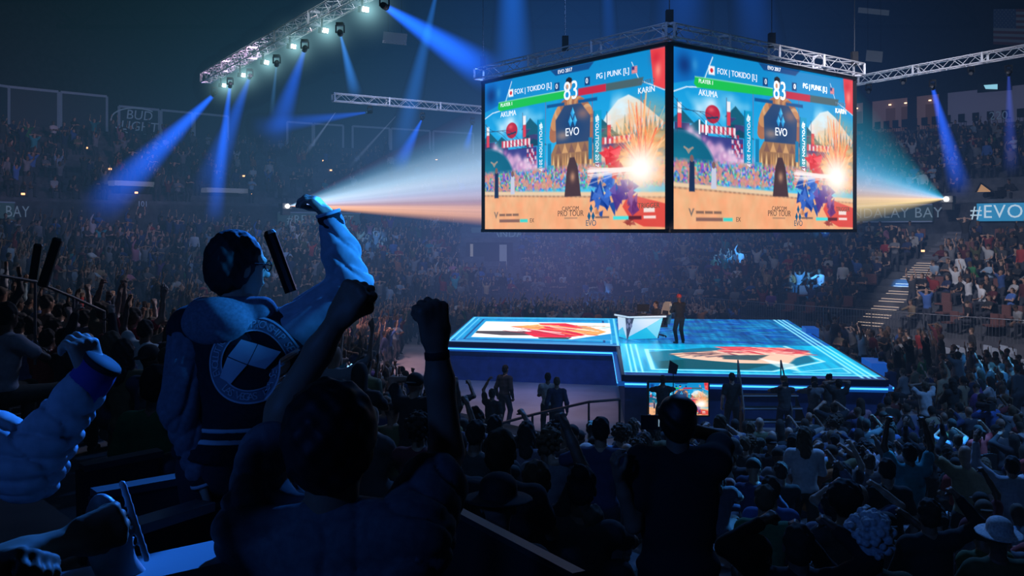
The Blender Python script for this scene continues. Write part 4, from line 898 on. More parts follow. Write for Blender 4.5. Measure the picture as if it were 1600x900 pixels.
# suites at the right
M['suite'] = mat('suite_wall', (.20, .13, .12), .8, emit=(.055, .032, .033), es=.75); M['suited'] = mat('suite_door', (.10, .05, .035), .6, emit=(.035, .016, .010), es=.8); M['warm'] = mat('warm_lamp', (1, .8, .6), emit=(1, .62, .35), es=2.5); M['suiteb'] = mat('suite_wall_blue', (.14, .14, .2), .8, emit=(.035, .036, .065), es=.75)  # suite walls and doors glow faintly in place of room light
sl = [(1322, 1362), (1364, 1432), (1434, 1480), (1482, 1618)]
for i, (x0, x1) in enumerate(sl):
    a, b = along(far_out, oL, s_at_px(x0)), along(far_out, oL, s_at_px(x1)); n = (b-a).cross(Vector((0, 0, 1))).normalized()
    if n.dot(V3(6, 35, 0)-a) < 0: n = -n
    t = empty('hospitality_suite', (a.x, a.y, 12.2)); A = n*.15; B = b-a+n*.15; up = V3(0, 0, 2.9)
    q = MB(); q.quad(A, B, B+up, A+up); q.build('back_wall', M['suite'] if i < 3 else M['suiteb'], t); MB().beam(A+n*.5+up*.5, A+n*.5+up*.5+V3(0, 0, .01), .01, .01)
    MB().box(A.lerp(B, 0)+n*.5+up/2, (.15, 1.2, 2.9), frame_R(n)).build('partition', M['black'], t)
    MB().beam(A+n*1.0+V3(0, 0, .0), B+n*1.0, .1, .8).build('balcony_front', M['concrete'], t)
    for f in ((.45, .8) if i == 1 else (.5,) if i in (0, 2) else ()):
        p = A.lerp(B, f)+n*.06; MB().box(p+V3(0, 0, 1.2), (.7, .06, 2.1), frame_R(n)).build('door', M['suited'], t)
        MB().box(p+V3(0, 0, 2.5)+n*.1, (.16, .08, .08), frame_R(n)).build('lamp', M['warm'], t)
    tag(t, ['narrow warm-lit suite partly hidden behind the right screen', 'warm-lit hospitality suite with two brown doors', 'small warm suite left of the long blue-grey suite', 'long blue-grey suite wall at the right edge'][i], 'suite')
    for j in range((3, 5, 3, 6)[i]):     # stools silhouetted along the balcony
        c = A.lerp(B, (j+.5)/((3, 5, 3, 6)[i]))+n*.8; o = empty('bar_stool', Vector((a.x, a.y, 12.2))+c)
        MB().box((0, 0, .72), (.42, .42, .06)).build('seat', M['black'], o); MB().box((0, .19, .98), (.42, .05, .5)).build('backrest', M['black'], o)
        for xx in (-.18, .18):
            for yy in (-.18, .18): MB().tube([(xx, yy, 0), (xx*.9, yy*.9, .7)], .018, 5).build('leg', M['black'], o)
        o.rotation_euler = (0, 0, math.atan2(-n.x, n.y)); tag(o, 'dark bar stool standing in the suites behind the right truss', 'stool', 'stools in the suites')
tv = empty('suite_television', at(1556, 135, 58)); Rt_ = frame_R(V3(-.62, -.78, 0)); mb = MB(); mb.v = [tuple(at(x, y, 58)-tv.location) for x, y in ((1537, 133), (1578, 130), (1575, 140), (1540, 139))]; mb.f = [(0, 1, 2, 3)]; mb.build('screen', mat('tv_glow', (.3, .5, .6), emit=(.22, .5, .62), es=1.1), tv); MB().box((0, .15, 0), (2.0, .1, .6), Rt_).build('casing', M['black'], tv); tag(tv, 'small tilted glowing television in the blue-grey suite', 'television')
# flag
fg = empty('hanging_flag', at(1552, 14, 60)); a = at(1552, 14, 60); b = at(1640, 14, 56); h = 2.35; d = b-a
M['fl_r'] = mat('flag_red', (.12, .02, .025), .9, emit=(.005, .003, .004), es=1); M['fl_w'] = mat('flag_white', (.2, .2, .22), .9, emit=(.007, .010, .015), es=1); M['fl_b'] = mat('flag_blue', (.02, .03, .08), .9, emit=(.002, .004, .01), es=1)  # flag cloth emits a little to show in the dark
for i in range(13):
    q = MB(); z0, z1 = -h*i/13, -h*(i+1)/13; x0 = .42 if i < 7 else 0; q.quad(d*x0+V3(0, 0, z0), d+V3(0, 0, z0), d+V3(0, 0, z1), d*x0+V3(0, 0, z1)); q.build('stripe', M['fl_w'] if i % 2 else M['fl_r'], fg)
q = MB(); q.quad(V3(0, 0, 0), d*.42, d*.42+V3(0, 0, -h*7/13), V3(0, 0, -h*7/13)); q.build('canton', M['fl_b'], fg)
mb = MB(); dn = d.normalized(); nn = V3(-dn.y, dn.x, 0)*-.03
if nn.y > 0: nn = -nn
for i in range(9):
    for j in range(6 if i % 2 == 0 else 5):
        c = d*.42*((j+(.5 if i % 2 == 0 else 1))/6)+V3(0, 0, -h*7/13*(i+.5)/9)+nn; pts = [c+dn*(.055*(1 if k % 2 == 0 else .42)*math.sin(PI*k/5))+V3(0, 0, .055*(1 if k % 2 == 0 else .42)*math.cos(PI*k/5)) for k in range(10)]; mb.quad(*pts)
mb.build('stars', M['fl_w'], fg); tag(fg, 'large dim striped national flag hanging in the upper right corner', 'flag')
for px, py, w, h, Y, lab in ((617, 60, 1.05, .5, 40, 'pale rectangular panel hanging high left of the screens'), (1365, 18, 1.5, .25, 44, 'pale slim panel hanging high right of the screens'), (1366, 88, .75, .5, 42, 'small grey panel hanging above the right truss')):
    p = at(px, py, Y); o = empty('hanging_panel', p); MB().box((0, 0, 0), (w, .06, h), Matrix.Rotation(.1, 3, 'Y')).build('face', mat('panel_grey', (.1, .1, .12), .8, emit=(.016, .022, .03), es=1), o); MB().tube([(-.3, 0, h/2), (-.3, 0, h/2+3)], .01, 4).tube([(.3, 0, h/2), (.3, 0, h/2+3)], .01, 4).build('wire', M['metal'], o); tag(o, lab, 'panel')  # plain hung panels with a faint glow put in
# ------------------------------------------------------------------ lit stairs through the right stand
def aisle(name, p0, p1, z0, z1, w, n, label, mstep, mglow, gl=(.9, .05), lit=1.0):
    p0, p1 = V3(*p0, 0), V3(*p1, 0); d = p1-p0; R = frame_R(d); t = empty(name, (p0.x, p0.y, 0))
    for i in range(n):
        c = d*((i+.5)/n); z = z0+(z1-z0)*i/n+.06; run = d.length/n
        MB().box(c+V3(0, 0, z-.07), (w, run*1.02, .14), R).build('step', mstep, t)
        if i < n*lit: MB().box(c+V3(0, 0, z+.004)-d.normalized()*(run*.42), (w*gl[0], gl[1], .012), R).build('step_light', mglow, t)
    tag(t, label, 'stairs'); return t
M['step'] = mat('stair_concrete', (.12, .12, .14), .8); M['sglow'] = mat('step_light_warm', (.9, .7, .5), emit=(.9, .66, .5), es=.75); M['sglow2'] = mat('step_light_orange', (.9, .5, .3), emit=(1, .42, .22), es=1.0)
g = lambda px, t: None
def on_far(px, t):                      # a point of the far stand's tread seen at a column of the picture
    P = row_line(far_in, far_mid, t); L_ = poly_len(P); ss = np.linspace(0, L_[-1], 600)
    c = [along(P, L_, s) for s in ss]; k = min(range(600), key=lambda i: abs(800+FPX*c[i].x/max(c[i].y, 1)-px)+(1e5 if c[i].y < 30 else 0)); return c[k]
a, b = on_far(1352, .02), on_far(1500, .98); STAIR = (a, b)
aisle('aisle_stairs', (a.x, a.y), (b.x, b.y), 1.0, 5.5, 1.25, 42, 'pale lit aisle stairs climbing through the right stand', M['step'], M['sglow'], (.96, .07), .62)
a, b = on_far(604, .05), on_far(570, .6); aisle('aisle_stairs', (a.x, a.y), (b.x, b.y), 1.0, 3.8, 1.2, 12, 'distant aisle stairs with orange step lights left of the raised fist', M['concrete'], M['sglow2'], (.45, .07))
a, b = on_far(680, .35), on_far(668, .8); aisle('aisle_stairs', (a.x, a.y), (b.x, b.y), 2.6, 4.6, 1.6, 9, 'distant short stairs with orange lights above the raised fist', M['concrete'], M['sglow2'], (.35, .08))

M['sdot'] = mat('step_lamp_dot', (1, .6, .3), emit=(1, .45, .2), es=2.2)
rr = random.Random(21)
DOTS = [(33, 347), (55, 358), (92, 377), (192, 342), (214, 359), (237, 376), (270, 420), (281, 428), (294, 440), (18, 292), (36, 303), (135, 231), (154, 247), (172, 264), (203, 291), (213, 301), (363, 246), (371, 260), (381, 275), (392, 302), (401, 321), (505, 251), (517, 266), (682, 250), (700, 262), (1045, 402), (1200, 375), (1442, 392), (1172, 418)]
for px, py in DOTS:
    Y = 62 if px < 700 else 52; p = at(px, py, Y)
    for Yt in np.arange(40, 82, .5):     # stand the lamp on the steps of the bowl
        q = at(px, py, Yt); ins = [(a_-q) for a_ in far_mid]; dmin = min(far_mid, key=lambda a_: (a_-V3(q.x, q.y, 0)).length)
        k_ = min(((along(far_mid, mL, s)-V3(q.x, q.y, 0)).length, s) for s in np.linspace(0, mL[-1], 120)); m_ = along(far_mid, mL, k_[1]); out_ = (m_-V3(6, 35, 0)).normalized(); dd = (V3(q.x, q.y, 0)-m_).dot(out_)
        zt = 7.0+5.6*dd/14 if dd > 0 else 5.5+4.5*dd/12.5
        if q.z < zt+.35: p = q; break
    o = empty('step_lamp', p); MB().box((0, 0, 0), (.15, .10, .10)).build('lens', M['sdot'], o); MB().box((0, .05, -.1), (.14, .1, .1)).build('housing', M['plastic'], o); tag(o, 'tiny warm lamp glowing on an aisle of the dark stands', 'lamp', 'warm aisle lamps in the dark stands')
# ------------------------------------------------------------------ crowd
STAGE_C = V3(6, 35, 1.4)
def pix(p): return 800+FPX*p[0]/p[1], HZ+FPX*(EYE-p[2])/p[1]
SKY_X = [0, 60, 140, 230, 280, 300, 560, 575, 700, 742, 760, 960, 990, 1100, 1260, 1300, 1420, 1600]
SKY_Y = [395, 415, 440, 470, 490, 480, 480, 570, 600, 655, 665, 668, 655, 655, 655, 630, 615, 600]
cands = []
r_ = random.Random(11)
SECT = []
def stand_seats(A, B, n, zf, sp, area, fill, lo=0.0, far=False):
    for r in range(n):
        t = (r+.55)/n; P = row_line(A, B, t); L = poly_len(P); s = r_.random()*sp
        while s < L[-1]:
            p = along(P, L, s); s += sp*r_.uniform(.92, 1.12)
            if p.y < 2 or r_.random() > fill: continue
            if (area == 'far' and r >= n-2) or (area == 'upper' and r >= n-3): continue
            z = zf((r+.5)/n); p = V3(p.x+r_.gauss(0, .05), p.y+r_.gauss(0, .05), z)
            x, y = pix((p.x, p.y, z+1.2))
            if -40 < x < 1640 and y < 960: cands.append((p, area, x, y))
stand_seats(near_in, near_out, NR, nearz, .56, 'near', .93)
stand_seats(far_in, far_mid, FR, farz, .57, 'far', .93)
stand_seats(far_mid, far_out, UR, upz, .60, 'upper', .72)
def near_d(p): return (near_in[2]-p).dot(BX)
for i in range(14):                     # floor seats before the stage
    for j in range(30):
        p = V3(3.4+j*.62+(.3 if i % 2 else 0)+r_.gauss(0, .05), 13.6+i*.78+r_.gauss(0, .05), 0)
        if near_d(p) > -.9 or p.y > 23.2: continue
        x, y = pix((p.x, p.y, 1.2))
        if x < 1010+ (p.y > 21)*60: continue
        if x < 1640 and r_.random() < .9: cands.append((p, 'floor', x, y))
for i in range(24):                     # right of the stage
    for j in range(10):
        p = V3(12.0+j*.75+r_.gauss(0, .08)+(i*.02), 24.6+i*.78+r_.gauss(0, .06), 0)
        ed = R1.lerp(R2, (p.y-25)/16.5)
        if p.x < ed.x+1.0 or (p-V3(17.5, 39.7, 0)).dot(BX) > -.9: continue
        x, y = pix((p.x, p.y, 1.2))
        if x < 1640 and r_.random() < .85: cands.append((p, 'side', x, y))
for i in range(9):                      # behind the stage and left of it
    for j in range(44):
        p = V3(-13+j*.6+r_.gauss(0, .1), 43.6+i*.8+r_.gauss(0, .1), 0)
        if p.x > 11 or (p-V3(-12, 43.4, 0)).dot(V3(-AX.y, AX.x, 0)) > 99: continue
        q = V3(-12, 43.4, 0); e = V3(-.5, 54.2, 0)-q; nrm = V3(-e.y, e.x, 0).normalized()
        if (p-q).dot(nrm) > -.5: continue
        q = V3(5.8, 53.6, 0); e = V3(14, 43.2, 0)-q; nrm = V3(-e.y, e.x, 0).normalized()
        if (p-q).dot(nrm) > -.5: continue
        x, y = pix((p.x, p.y, 1.2)); cands.append((p, 'behind', x, y))
for i in range(12):
    for j in range(12):
        p = V3(-12.5+j*.68+r_.gauss(0, .1), 31.5+i*.85+r_.gauss(0, .1), 0)
        if near_d(p) > -.5 or p.x > -3.6+.02*i: continue
        x, y = pix((p.x, p.y, 1.2))
        if x > 0 and r_.random() < .85: cands.append((p, 'leftfloor', x, y))
SD = (STAIR[1]-STAIR[0]).normalized()
AISLE = [(near_in[1].lerp(near_in[2], f)) for f in (.42, .80)]
# empty seats: reddish ones in the right stand, pale folding chairs near the right edge
def arena_seat(p, face, m, name, label, group):
    k = ('seat', m.name)
    def mk():
        return {'seat': MB().box((0, .05, .44), (.46, .44, .07)).mesh('seat', m), 'backrest': MB().box((0, -.2, .68), (.46, .07, .48)).mesh('backrest', m), 'pedestal': MB().box((0, 0, .2), (.3, .12, .4)).mesh('pedestal', M['metal'])}
    ms = cached(k, mk); t = empty(name, p); put(t, p, face)
    for n_, q in ms.items(): obj(n_, q, t)
    tag(t, label, 'seat', group); return t
# ------------------------------------------------------------------ people close to the camera, each posed for itself
from mathutils.bvhtree import BVHTree
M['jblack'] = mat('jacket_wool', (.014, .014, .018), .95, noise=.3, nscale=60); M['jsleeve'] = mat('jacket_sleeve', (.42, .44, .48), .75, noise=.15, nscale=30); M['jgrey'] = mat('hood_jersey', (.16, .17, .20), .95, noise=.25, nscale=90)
M['jshaded'] = mat('sleeve_shade', (.15, .16, .19), .9, noise=.2, nscale=50); M['emb'] = mat('emblem_felt', (.55, .58, .62), .9); M['embd'] = mat('emblem_band', (.20, .22, .26), .9); M['cuff'] = mat('violet_cuff', (.10, .07, .32), .9)  # left sleeve: shade put into a darker copy of the jacket sleeve
M['skinL'] = mat('skin_light', (.45, .28, .2), .55); M['skinM'] = mat('skin_mid', (.30, .17, .11), .55); M['tee'] = mat('tee_charcoal', (.13, .135, .145), .9, noise=.2, nscale=50)
def cloth_folds(A, B, a, f=62., ph=0.):   # rounded bulges with sharp creases running round a limb
    d = unit(np.array(B)-np.array(A)); e = unit(np.cross(d, (.3, .9, .2))); g = np.cross(d, e)
    def fn(X, Y, Z):
        t = X*d[0]+Y*d[1]+Z*d[2]; c = X*e[0]+Y*e[1]+Z*e[2]; h = X*g[0]+Y*g[1]+Z*g[2]
        w1 = np.sin(f*t+26*c+2.4*np.sin(19*h+8*t+ph)+ph); w2 = np.sin(.57*f*t-34*h+1.7*np.sin(23*c+ph)); am = .55+.45*np.sin(9*t+17*c+ph*2)
        return a*am*(1-np.abs(w1))**1.7+.7*a*(1-np.abs(w2))**2.5-.25*a
    return fn
def tread(p):
    d = near_d(V3(p[0], p[1], 0)); r = min(NR-1, max(0, int(d/20*NR))); return nearz((r+.5)/NR)
class Hero:
    def __init__(s, loc, turn, label, sc=1.0, targets=None, hints=None, skin='skinM', **pose):
        s.loc = Vector(loc); s.yaw = math.radians(turn); s.sc = sc; s.J = J = joints(**pose); Rz = Matrix.Rotation(-s.yaw, 3, 'Z')
        for nm, wpt in (targets or {}).items():
            l = np.array(Rz @ (Vector(wpt)-s.loc))/sc; h = np.array(Rz @ Vector((hints or {}).get(nm, (0, 0, -1))))
            if np.linalg.norm(l-J['S'+nm]) > .56:      # let the shoulder follow a far reach a little
                J['S'+nm] = J['S'+nm]+unit(l-J['S'+nm])*min(.06, np.linalg.norm(l-J['S'+nm])-.56)
            J['E'+nm], J['A'+nm] = ik(J['S'+nm], l, .30, .265, h)
        s.Rz = Rz; s.mats = list(PMATS); s.mats[0] = M[skin]; s.label = label; s.o = None
    def loc_dir(s, v): return np.array(s.Rz @ Vector(v))
    def add(s, name, m, mats=None, mid=None):
        V, F, T = m; me = mesh_np(name, V, F, mats or s.mats, T[F[:, 0]] if mats is None else None)
        if s.o is None:
            s.o = obj(name, me); s.o.location = s.loc; s.o.rotation_euler = (0, 0, s.yaw); s.o.scale = (s.sc,)*3; tag(s.o, s.label, 'person'); return s.o
        return obj(name, me, s.o)
    def body(s, h=.012, hands=None, fine=.0045):
        J = s.J; hands = hands or {}
        P = [surf(body_prims(J), h), surf(head_prims(J), .006)]
        for nm, sg in (('R', 1), ('L', -1)): P.append(surf(hand_prims(J, nm, sg, **hands.get(nm, {})), fine))
        return s.add('person', cat_m(P))
def folds(a, f=55.0, ph=0.0): return lambda X, Y, Z: a*np.sin(f*Z+.5*f*X+ph+2*np.sin(14*X+9*Z))*np.sin(.35*f*X-.45*f*Y+.3*f*Z)
# --- the man in the jacket
h1 = Hero((-1.07, 3.42, 3.745), -6, 'man seen from behind in black varsity jacket with round back emblem, arm raised', 1.045,
          {'R': at(515, 340, 3.42), 'L': at(316, 748, 3.34)}, {'R': (1, .1, -.55), 'L': (-.35, -1, 0)}, skin='skinL', lean=6, yaw=-46, pitch=2, side=1.5, aR='out', aL='down')
J = h1.J; J['Hc'] = J['Hc']+np.array((-.03, 0, 0))
hd = h1.loc_dir((-.66, 0, .75)); hn = h1.loc_dir((-.72, .15, -.62))
h1.body(hands={'R': dict(d=hd, n=hn, curl=.42), 'L': dict(curl=.35)})
jk = [p for p in shirt_prims(J, 'none', 1.08, .028)]
h1.add('jacket', surf(jk, .010, cuts=[(np.array((0, 0, -1.)), -.96)], wr=folds(.0015, 26)), [M['jblack']])
for nm in 'LR':
    S, E, A = J['S'+nm], J['E'+nm], J['A'+nm]
    sl = [cap(S*.93+E*.07, E, .084, .070, SH), cap(E, E*.12+A*.88, .072, .050, SH, .03)] if nm == 'L' else [cap(S*.93+E*.07, E, .084, .074, SH), cap(E, E*.5+A*.5, .074, .068, SH, .03), cap(E*.5+A*.5, E*.06+A*.94, .066, .044, SH, .02)]
    h1.add('sleeve', surf(sl, .006, wr=cloth_folds(E, A, (.013 if nm == 'R' else .009), 48, 1.0)), [M['jsleeve' if nm == 'R' else 'jshaded']])
    d = unit(A-E); mb = MB(); Rc = frame_R(Vector(d)); Rc = Matrix((Rc.col[0], -Rc.col[2], Rc.col[1])).transposed()
    mb.lathe([(.042, -.045), (.045, -.03), (.043, -.012), (.045, .0), (.042, .018), (.038, .022)], 16, Vector(A)-Vector(d)*.0, Rc); o = mb.build('cuff', M['jblack'], h1.o, True)
    mb = MB(); mb.lathe([(.0455, -.006), (.0465, 0), (.0455, .006)], 16, Vector(A)+Vector(d)*.016, Rc); mb.build('cuff_stripe', M['emb'], h1.o, True)
R_ = J['R']; w = lambda x, y, z: J['N']+R_ @ np.array((x, y, z), float)
hood = [ell(w(-.045, -.115, -.015), (.125, .055, .085), SH, R_, .04), cap(w(-.115, -.05, .02), w(.105, -.05, .035), .05, .05, SH, .05), cap(w(-.12, -.03, .0), w(-.07, .085, -.035), .042, .03, SH, .03), cap(w(.12, -.03, .0), w(.07, .085, -.035), .042, .03, SH, .03)]
h1.add('hood', surf(hood, .009, wr=folds(.004, 34)), [M['jgrey']])
band = [p for p in shirt_prims(J, 'none', 1.08, .031)]
for z0, z1, mm, gg in ((.965, 1.01, 'jblack', .0), (1.022, 1.040, 'emb', .002), (1.058, 1.076, 'emb', .002)):
    h1.add('hem_band' if mm == 'jblack' else 'hem_stripe', surf(band, .008, cuts=[(np.array((0, 0, -1.)), -z0), (np.array((0, 0, 1.)), z1)], grow=gg), [M[mm]])
h1.add('trousers', surf(trouser_prims(J), .014), [mat('dark_jeans', (.02, .022, .03), .9)]); h1.add('hair', surf(hair_prims(J, 'short')+[ell(J['Hc']+J['HR'] @ np.array((0, -.045, .0)), (.09, .085, .115), HA, J['HR'], .03)], .007, wr=lambda X, Y, Z: .003*np.sin(120*X+60*Y)*np.sin(110*Z)+.002*np.sin(200*X)*np.sin(170*Y+90*Z)), [mat('dark_hair', (.012, .010, .009), .75)])
hw = lambda x, y, z: Vector(J['Hc']+J['HR'] @ np.array((x, y, z), float))
mb = MB()
for x in (-.034, .034): mb.tube([hw(x+.026*math.cos(a), .098, .004+.02*math.sin(a)) for a in np.linspace(0, 2*PI, 15)], .0025, 5)
for x in (-.08, .08): mb.tube([hw(x*.75, .098, .008), hw(x, .07, .012), hw(x, -.005, .012)], .0025, 5)
mb.tube([hw(-.009, .099, .006), hw(.009, .099, .006)], .0025, 5); mb.build('glasses', M['black'], h1.o)
jm = [c for c in h1.o.children if c.name.startswith('jacket')][0].data
bv = BVHTree.FromPolygons([v.co.copy() for v in jm.vertices], [tuple(p.vertices) for p in jm.polygons])
ec = np.array(h1.Rz @ (at(373, 571, 3.2)-h1.loc))/h1.sc; er = .150
def decal(name, V, F, m, off):
    out = []
    for x, z in V:
        hit = bv.ray_cast(Vector((ec[0]+x, -1, ec[2]+z)), Vector((0, 1, 0)))[0]; y = hit.y if hit else ec[1]; out.append((ec[0]+x, y-off, ec[2]+z))
    me = bpy.data.meshes.new(name); me.from_pydata(out, [], F); me.update(); me.materials.append(m); me.polygons.foreach_set('use_smooth', [True]*len(me.polygons)); return obj(name, me, h1.o)
def ring(r0, r1, n=72, k=3):
    V, F = [], []
    for j in range(k+1):
        r = r0+(r1-r0)*j/k; V += [(r*math.cos(2*PI*i/n), r*math.sin(2*PI*i/n)) for i in range(n)]
    for j in range(k): F += [(j*n+i, j*n+(i+1) % n, (j+1)*n+(i+1) % n, (j+1)*n+i) for i in range(n)]
    return V, F
decal('emblem_ring', *ring(er*.70, er*.98), M['embd'], .006); decal('emblem_ring', *ring(er*.96, er*1.0, k=1), M['emb'], .008); decal('emblem_ring', *ring(er*.68, er*.71, k=1), M['emb'], .008)
def arc_text(txt, r, a0, a1, size, flip):
    V, F = [], []; n = len(txt)
    for i, ch in enumerate(txt):
        if ch == ' ': continue
        me = text_mesh(ch, size); a = a0+(a1-a0)*(i+.5)/n; b = len(V); tilt = (a+PI/2) if flip else (a-PI/2); c, s_ = math.cos(tilt), math.sin(tilt)
        for v in me.vertices: V.append((r*math.cos(a)+v.co.x*c-v.co.y*s_, r*math.sin(a)+v.co.x*s_+v.co.y*c))
        F += [tuple(b+q for q in p.vertices) for p in me.polygons]
    return V, F
for tx, a0, a1, fl in (('EVOLUTION CHAMPIONSHIP SERIES', math.radians(205), math.radians(-18), False), ('LAS VEGAS | NEVADA', math.radians(225), math.radians(335), True)):
    V, F = arc_text(tx, er*.835, a0, a1, er*.24, fl); decal('emblem_lettering', V, F, M['emb'], .009)
def grid_poly(pts, n=7):
    a, b, c, d = [np.array(p) for p in pts]; V = []; F = []
    for j in range(n+1):
        for i in range(n+1): u, v = i/n, j/n; V.append(tuple((a*(1-u)+b*u)*(1-v)+(d*(1-u)+c*u)*v))
    for j in range(n):
        for i in range(n): k = j*(n+1)+i; F.append((k, k+1, k+n+2, k+n+1))
    return V, F
px2 = lambda x, y: ((x-372)/60*er, -(y-571)/60*er)
q = {'tl': px2(355, 541), 'tm': px2(378, 548), 'tr': px2(409, 560), 'l': px2(338, 565), 'c': px2(366, 577), 'r': px2(388, 585), 'bl': px2(329, 594), 'bm': px2(346, 603)}
g_ = .96
def shr(pts): m = np.mean(pts, 0); return [tuple(m+(np.array(p)-m)*g_) for p in pts]
for pts in ((q['tl'], q['tm'], q['c'], q['l']), (q['tm'], q['tr'], q['r'], q['c']), (q['l'], q['c'], q['bm'], q['bl'])): decal('emblem_shield', *grid_poly(shr(pts)), M['emb'], .008)
# --- the man with both arms up in the middle
h2 = Hero((-.415, 2.04, 3.745), -14, 'dark-haired man in grey t-shirt with both fists up, large silhouette in the foreground', 1.07, {'L': at(529, 498, 2.28), 'R': at(681, 535, 2.28)}, {'L': (-.55, .5, -.5), 'R': (.25, .8, -.5)}, seat=True, lean=2, yaw=4, pitch=4, aR='up', aL='up')
h2.body(hands={'R': dict(curl=1.0, n=h2.loc_dir((-.6, .8, 0))), 'L': dict(curl=1.0, n=h2.loc_dir((.6, .8, 0)))})
h2.add('shirt', surf(shirt_prims(h2.J, 'short', 1.06, .022), .008, wr=cloth_folds((0, 0, 0), (.5, .2, 1), .014, 34, .7)), [M['tee']]); h2.add('trousers', surf(trouser_prims(h2.J), .016), [M['jblack']])
h2.add('hair', surf(hair_prims(h2.J, 'short')+[ell(h2.J['Hc']+h2.J['HR'] @ np.array((0, -.03, .03)), (.096, .112, .108), HA, h2.J['HR'], .03)], .007, wr=lambda X, Y, Z: .006*np.sin(95*X+20*Y)*np.sin(85*Z+30*Y)*np.sin(70*Y)), [mat('black_hair', (.006, .006, .006), .6)])
d = unit(h2.J['AR']-h2.J['ER']); Rc = frame_R(Vector(d)); Rc = Matrix((Rc.col[0], -Rc.col[2], Rc.col[1])).transposed(); MB().lathe([(.028, -.01), (.030, -.008), (.030, .008), (.028, .01)], 16, Vector(h2.J['AR'])-Vector(d)*.03, Rc).build('wristband', M['black'], h2.o, True)
# --- sleeve of the person cut by the left edge
h3 = Hero((-1.60, 2.25, 3.72), -30, 'person cut by the left edge in a pale wrinkled sleeve with violet cuff', 1.0, {'R': at(146, 588, 2.2)}, {'R': (.5, .1, -1)}, skin='skinL', lean=3, aR='bent', aL='down')
h3.J['ER'], h3.J['AR'] = ik(h3.J['SR'], np.array(h3.Rz @ (at(146, 588, 2.2)-h3.loc)), .30, .265, h3.loc_dir((.4, 0, -1)))
h3.body(hands={'R': dict(d=h3.loc_dir((-.35, .1, .9)), n=h3.loc_dir((-.8, .4, -.3)), curl=.55)})
Jh = h3.J; h3.add('shirt', surf([p for p in shirt_prims(Jh, 'none', 1.05, .02)], .012), [M['jblack']])
S, E, A = Jh['SR'], Jh['ER'], Jh['AR']; h3.add('sleeve', surf([cap(S, E, .085, .08, SH), cap(E, E*.15+A*.85, .08, .052, SH, .03)], .006, wr=cloth_folds(E, A, .015, 44, 2.0)), [M['jsleeve']])
h3.add('sleeve', surf([cap(Jh['SL'], Jh['EL'], .07, .06, SH), cap(Jh['EL'], Jh['EL']*.1+Jh['AL']*.9, .06, .05, SH)], .012), [M['jsleeve']])
d = unit(A-E); Rc = frame_R(Vector(d)); Rc = Matrix((Rc.col[0], -Rc.col[2], Rc.col[1])).transposed(); MB().lathe([(.046, -.06), (.05, -.03), (.049, .01), (.045, .035)], 18, Vector(A)-Vector(d)*.005, Rc).build('cuff', M['cuff'], h3.o, True); MB().lathe([(.046, .0), (.048, .004), (.048, .012), (.045, .016)], 18, Vector(A)+Vector(d)*.03, Rc).build('cuff_band', M['black'], h3.o, True)
h3.add('trousers', surf(trouser_prims(Jh), .016), [M['jblack']]); h3.add('hair', surf(hair_prims(Jh, 'short'), .01), [M['hair']])
# --- forearm at the lower left corner
h4 = Hero((-1.22, 1.42, 3.80), -62, 'person in the lower left corner, only a bare blue-lit forearm in the picture', 1.0, {'R': at(118, 842, 1.72), 'L': at(20, 880, 1.6)}, {'R': (-.6, -.4, -.4), 'L': (-.5, .5, -.5)}, skin='skinL', lean=14, aR='lap', aL='lap')
h4.body(hands={'R': dict(curl=.75), 'L': dict(curl=.6)}); h4.add('shirt', surf(shirt_prims(h4.J, 'short', 1.0, .02), .012, wr=folds(.006)), [M['jblack']]); h4.add('trousers', surf(trouser_prims(h4.J), .016), [M['jblack']]); h4.add('hair', surf(hair_prims(h4.J, 'short'), .01), [M['hair']])
# --- phone man
h5 = Hero((.84, 4.55, 2.92), -4, 'man in plain black t-shirt filming over the heads with a phone', 1.03, {'L': at(967, 745, 4.45), 'R': at(1062, 668, 4.75)}, {'L': (-.3, -.4, -1), 'R': (1, .0, -.45)}, lean=3, yaw=3, pitch=2, aR='head', aL='bent')
h5.body(hands={'R': dict(d=h5.loc_dir((-.75, .1, .45)), n=h5.loc_dir((-.3, .6, -.7)), curl=.35), 'L': dict(curl=.4)})
h5.add('shirt', surf(shirt_prims(h5.J, 'short', 1.10, .018), .011, wr=folds(.005, 36)), [mat('black_tee', (.016, .016, .018), .92)]); h5.add('trousers', surf(trouser_prims(h5.J), .016), [M['jblack']])
h5.add('hair', surf(hair_prims(h5.J, 'short')+[ell(h5.J['Hc']+h5.J['HR'] @ np.array((0, -.02, .05)), (.092, .106, .09), HA, h5.J['HR'], .03)], .008, wr=folds(.005, 85)), [mat('brown_hair', (.02, .013, .009), .5)])
def thing_at(name, p, R, parts, label, cat, group=None):
    t = empty(name, p)
    for nm, fn, m in parts:
        mb = MB(); fn(mb); mb.v = [tuple(R @ Vector(v)) for v in mb.v]; mb.build(nm, m, t)
    tag(t, label, cat, group); return t
M['glass'] = mat('lens_glass', (.02, .03, .05), .05, emit=(.25, .4, .55), es=.8); M['phscr'] = mat('phone_screen', (.05, .1, .2), .2, emit=(.05, .3, .5), es=1.2)  # lens glass emits the bright glint on it
thing_at('smartphone', at(1024, 660, 4.7), frame_R(V3(.1, 1, 0)), [('case', lambda b: b.box((0, 0, 0), (.15, .012, .075)), M['black']), ('screen', lambda b: b.box((0, .008, 0), (.135, .003, .064)), M['phscr']), ('lens', lambda b: b.box((.035, -.012, .0), (.04, .006, .036)), M['glass'])], 'phone held above his head by the man in black', 'phone')
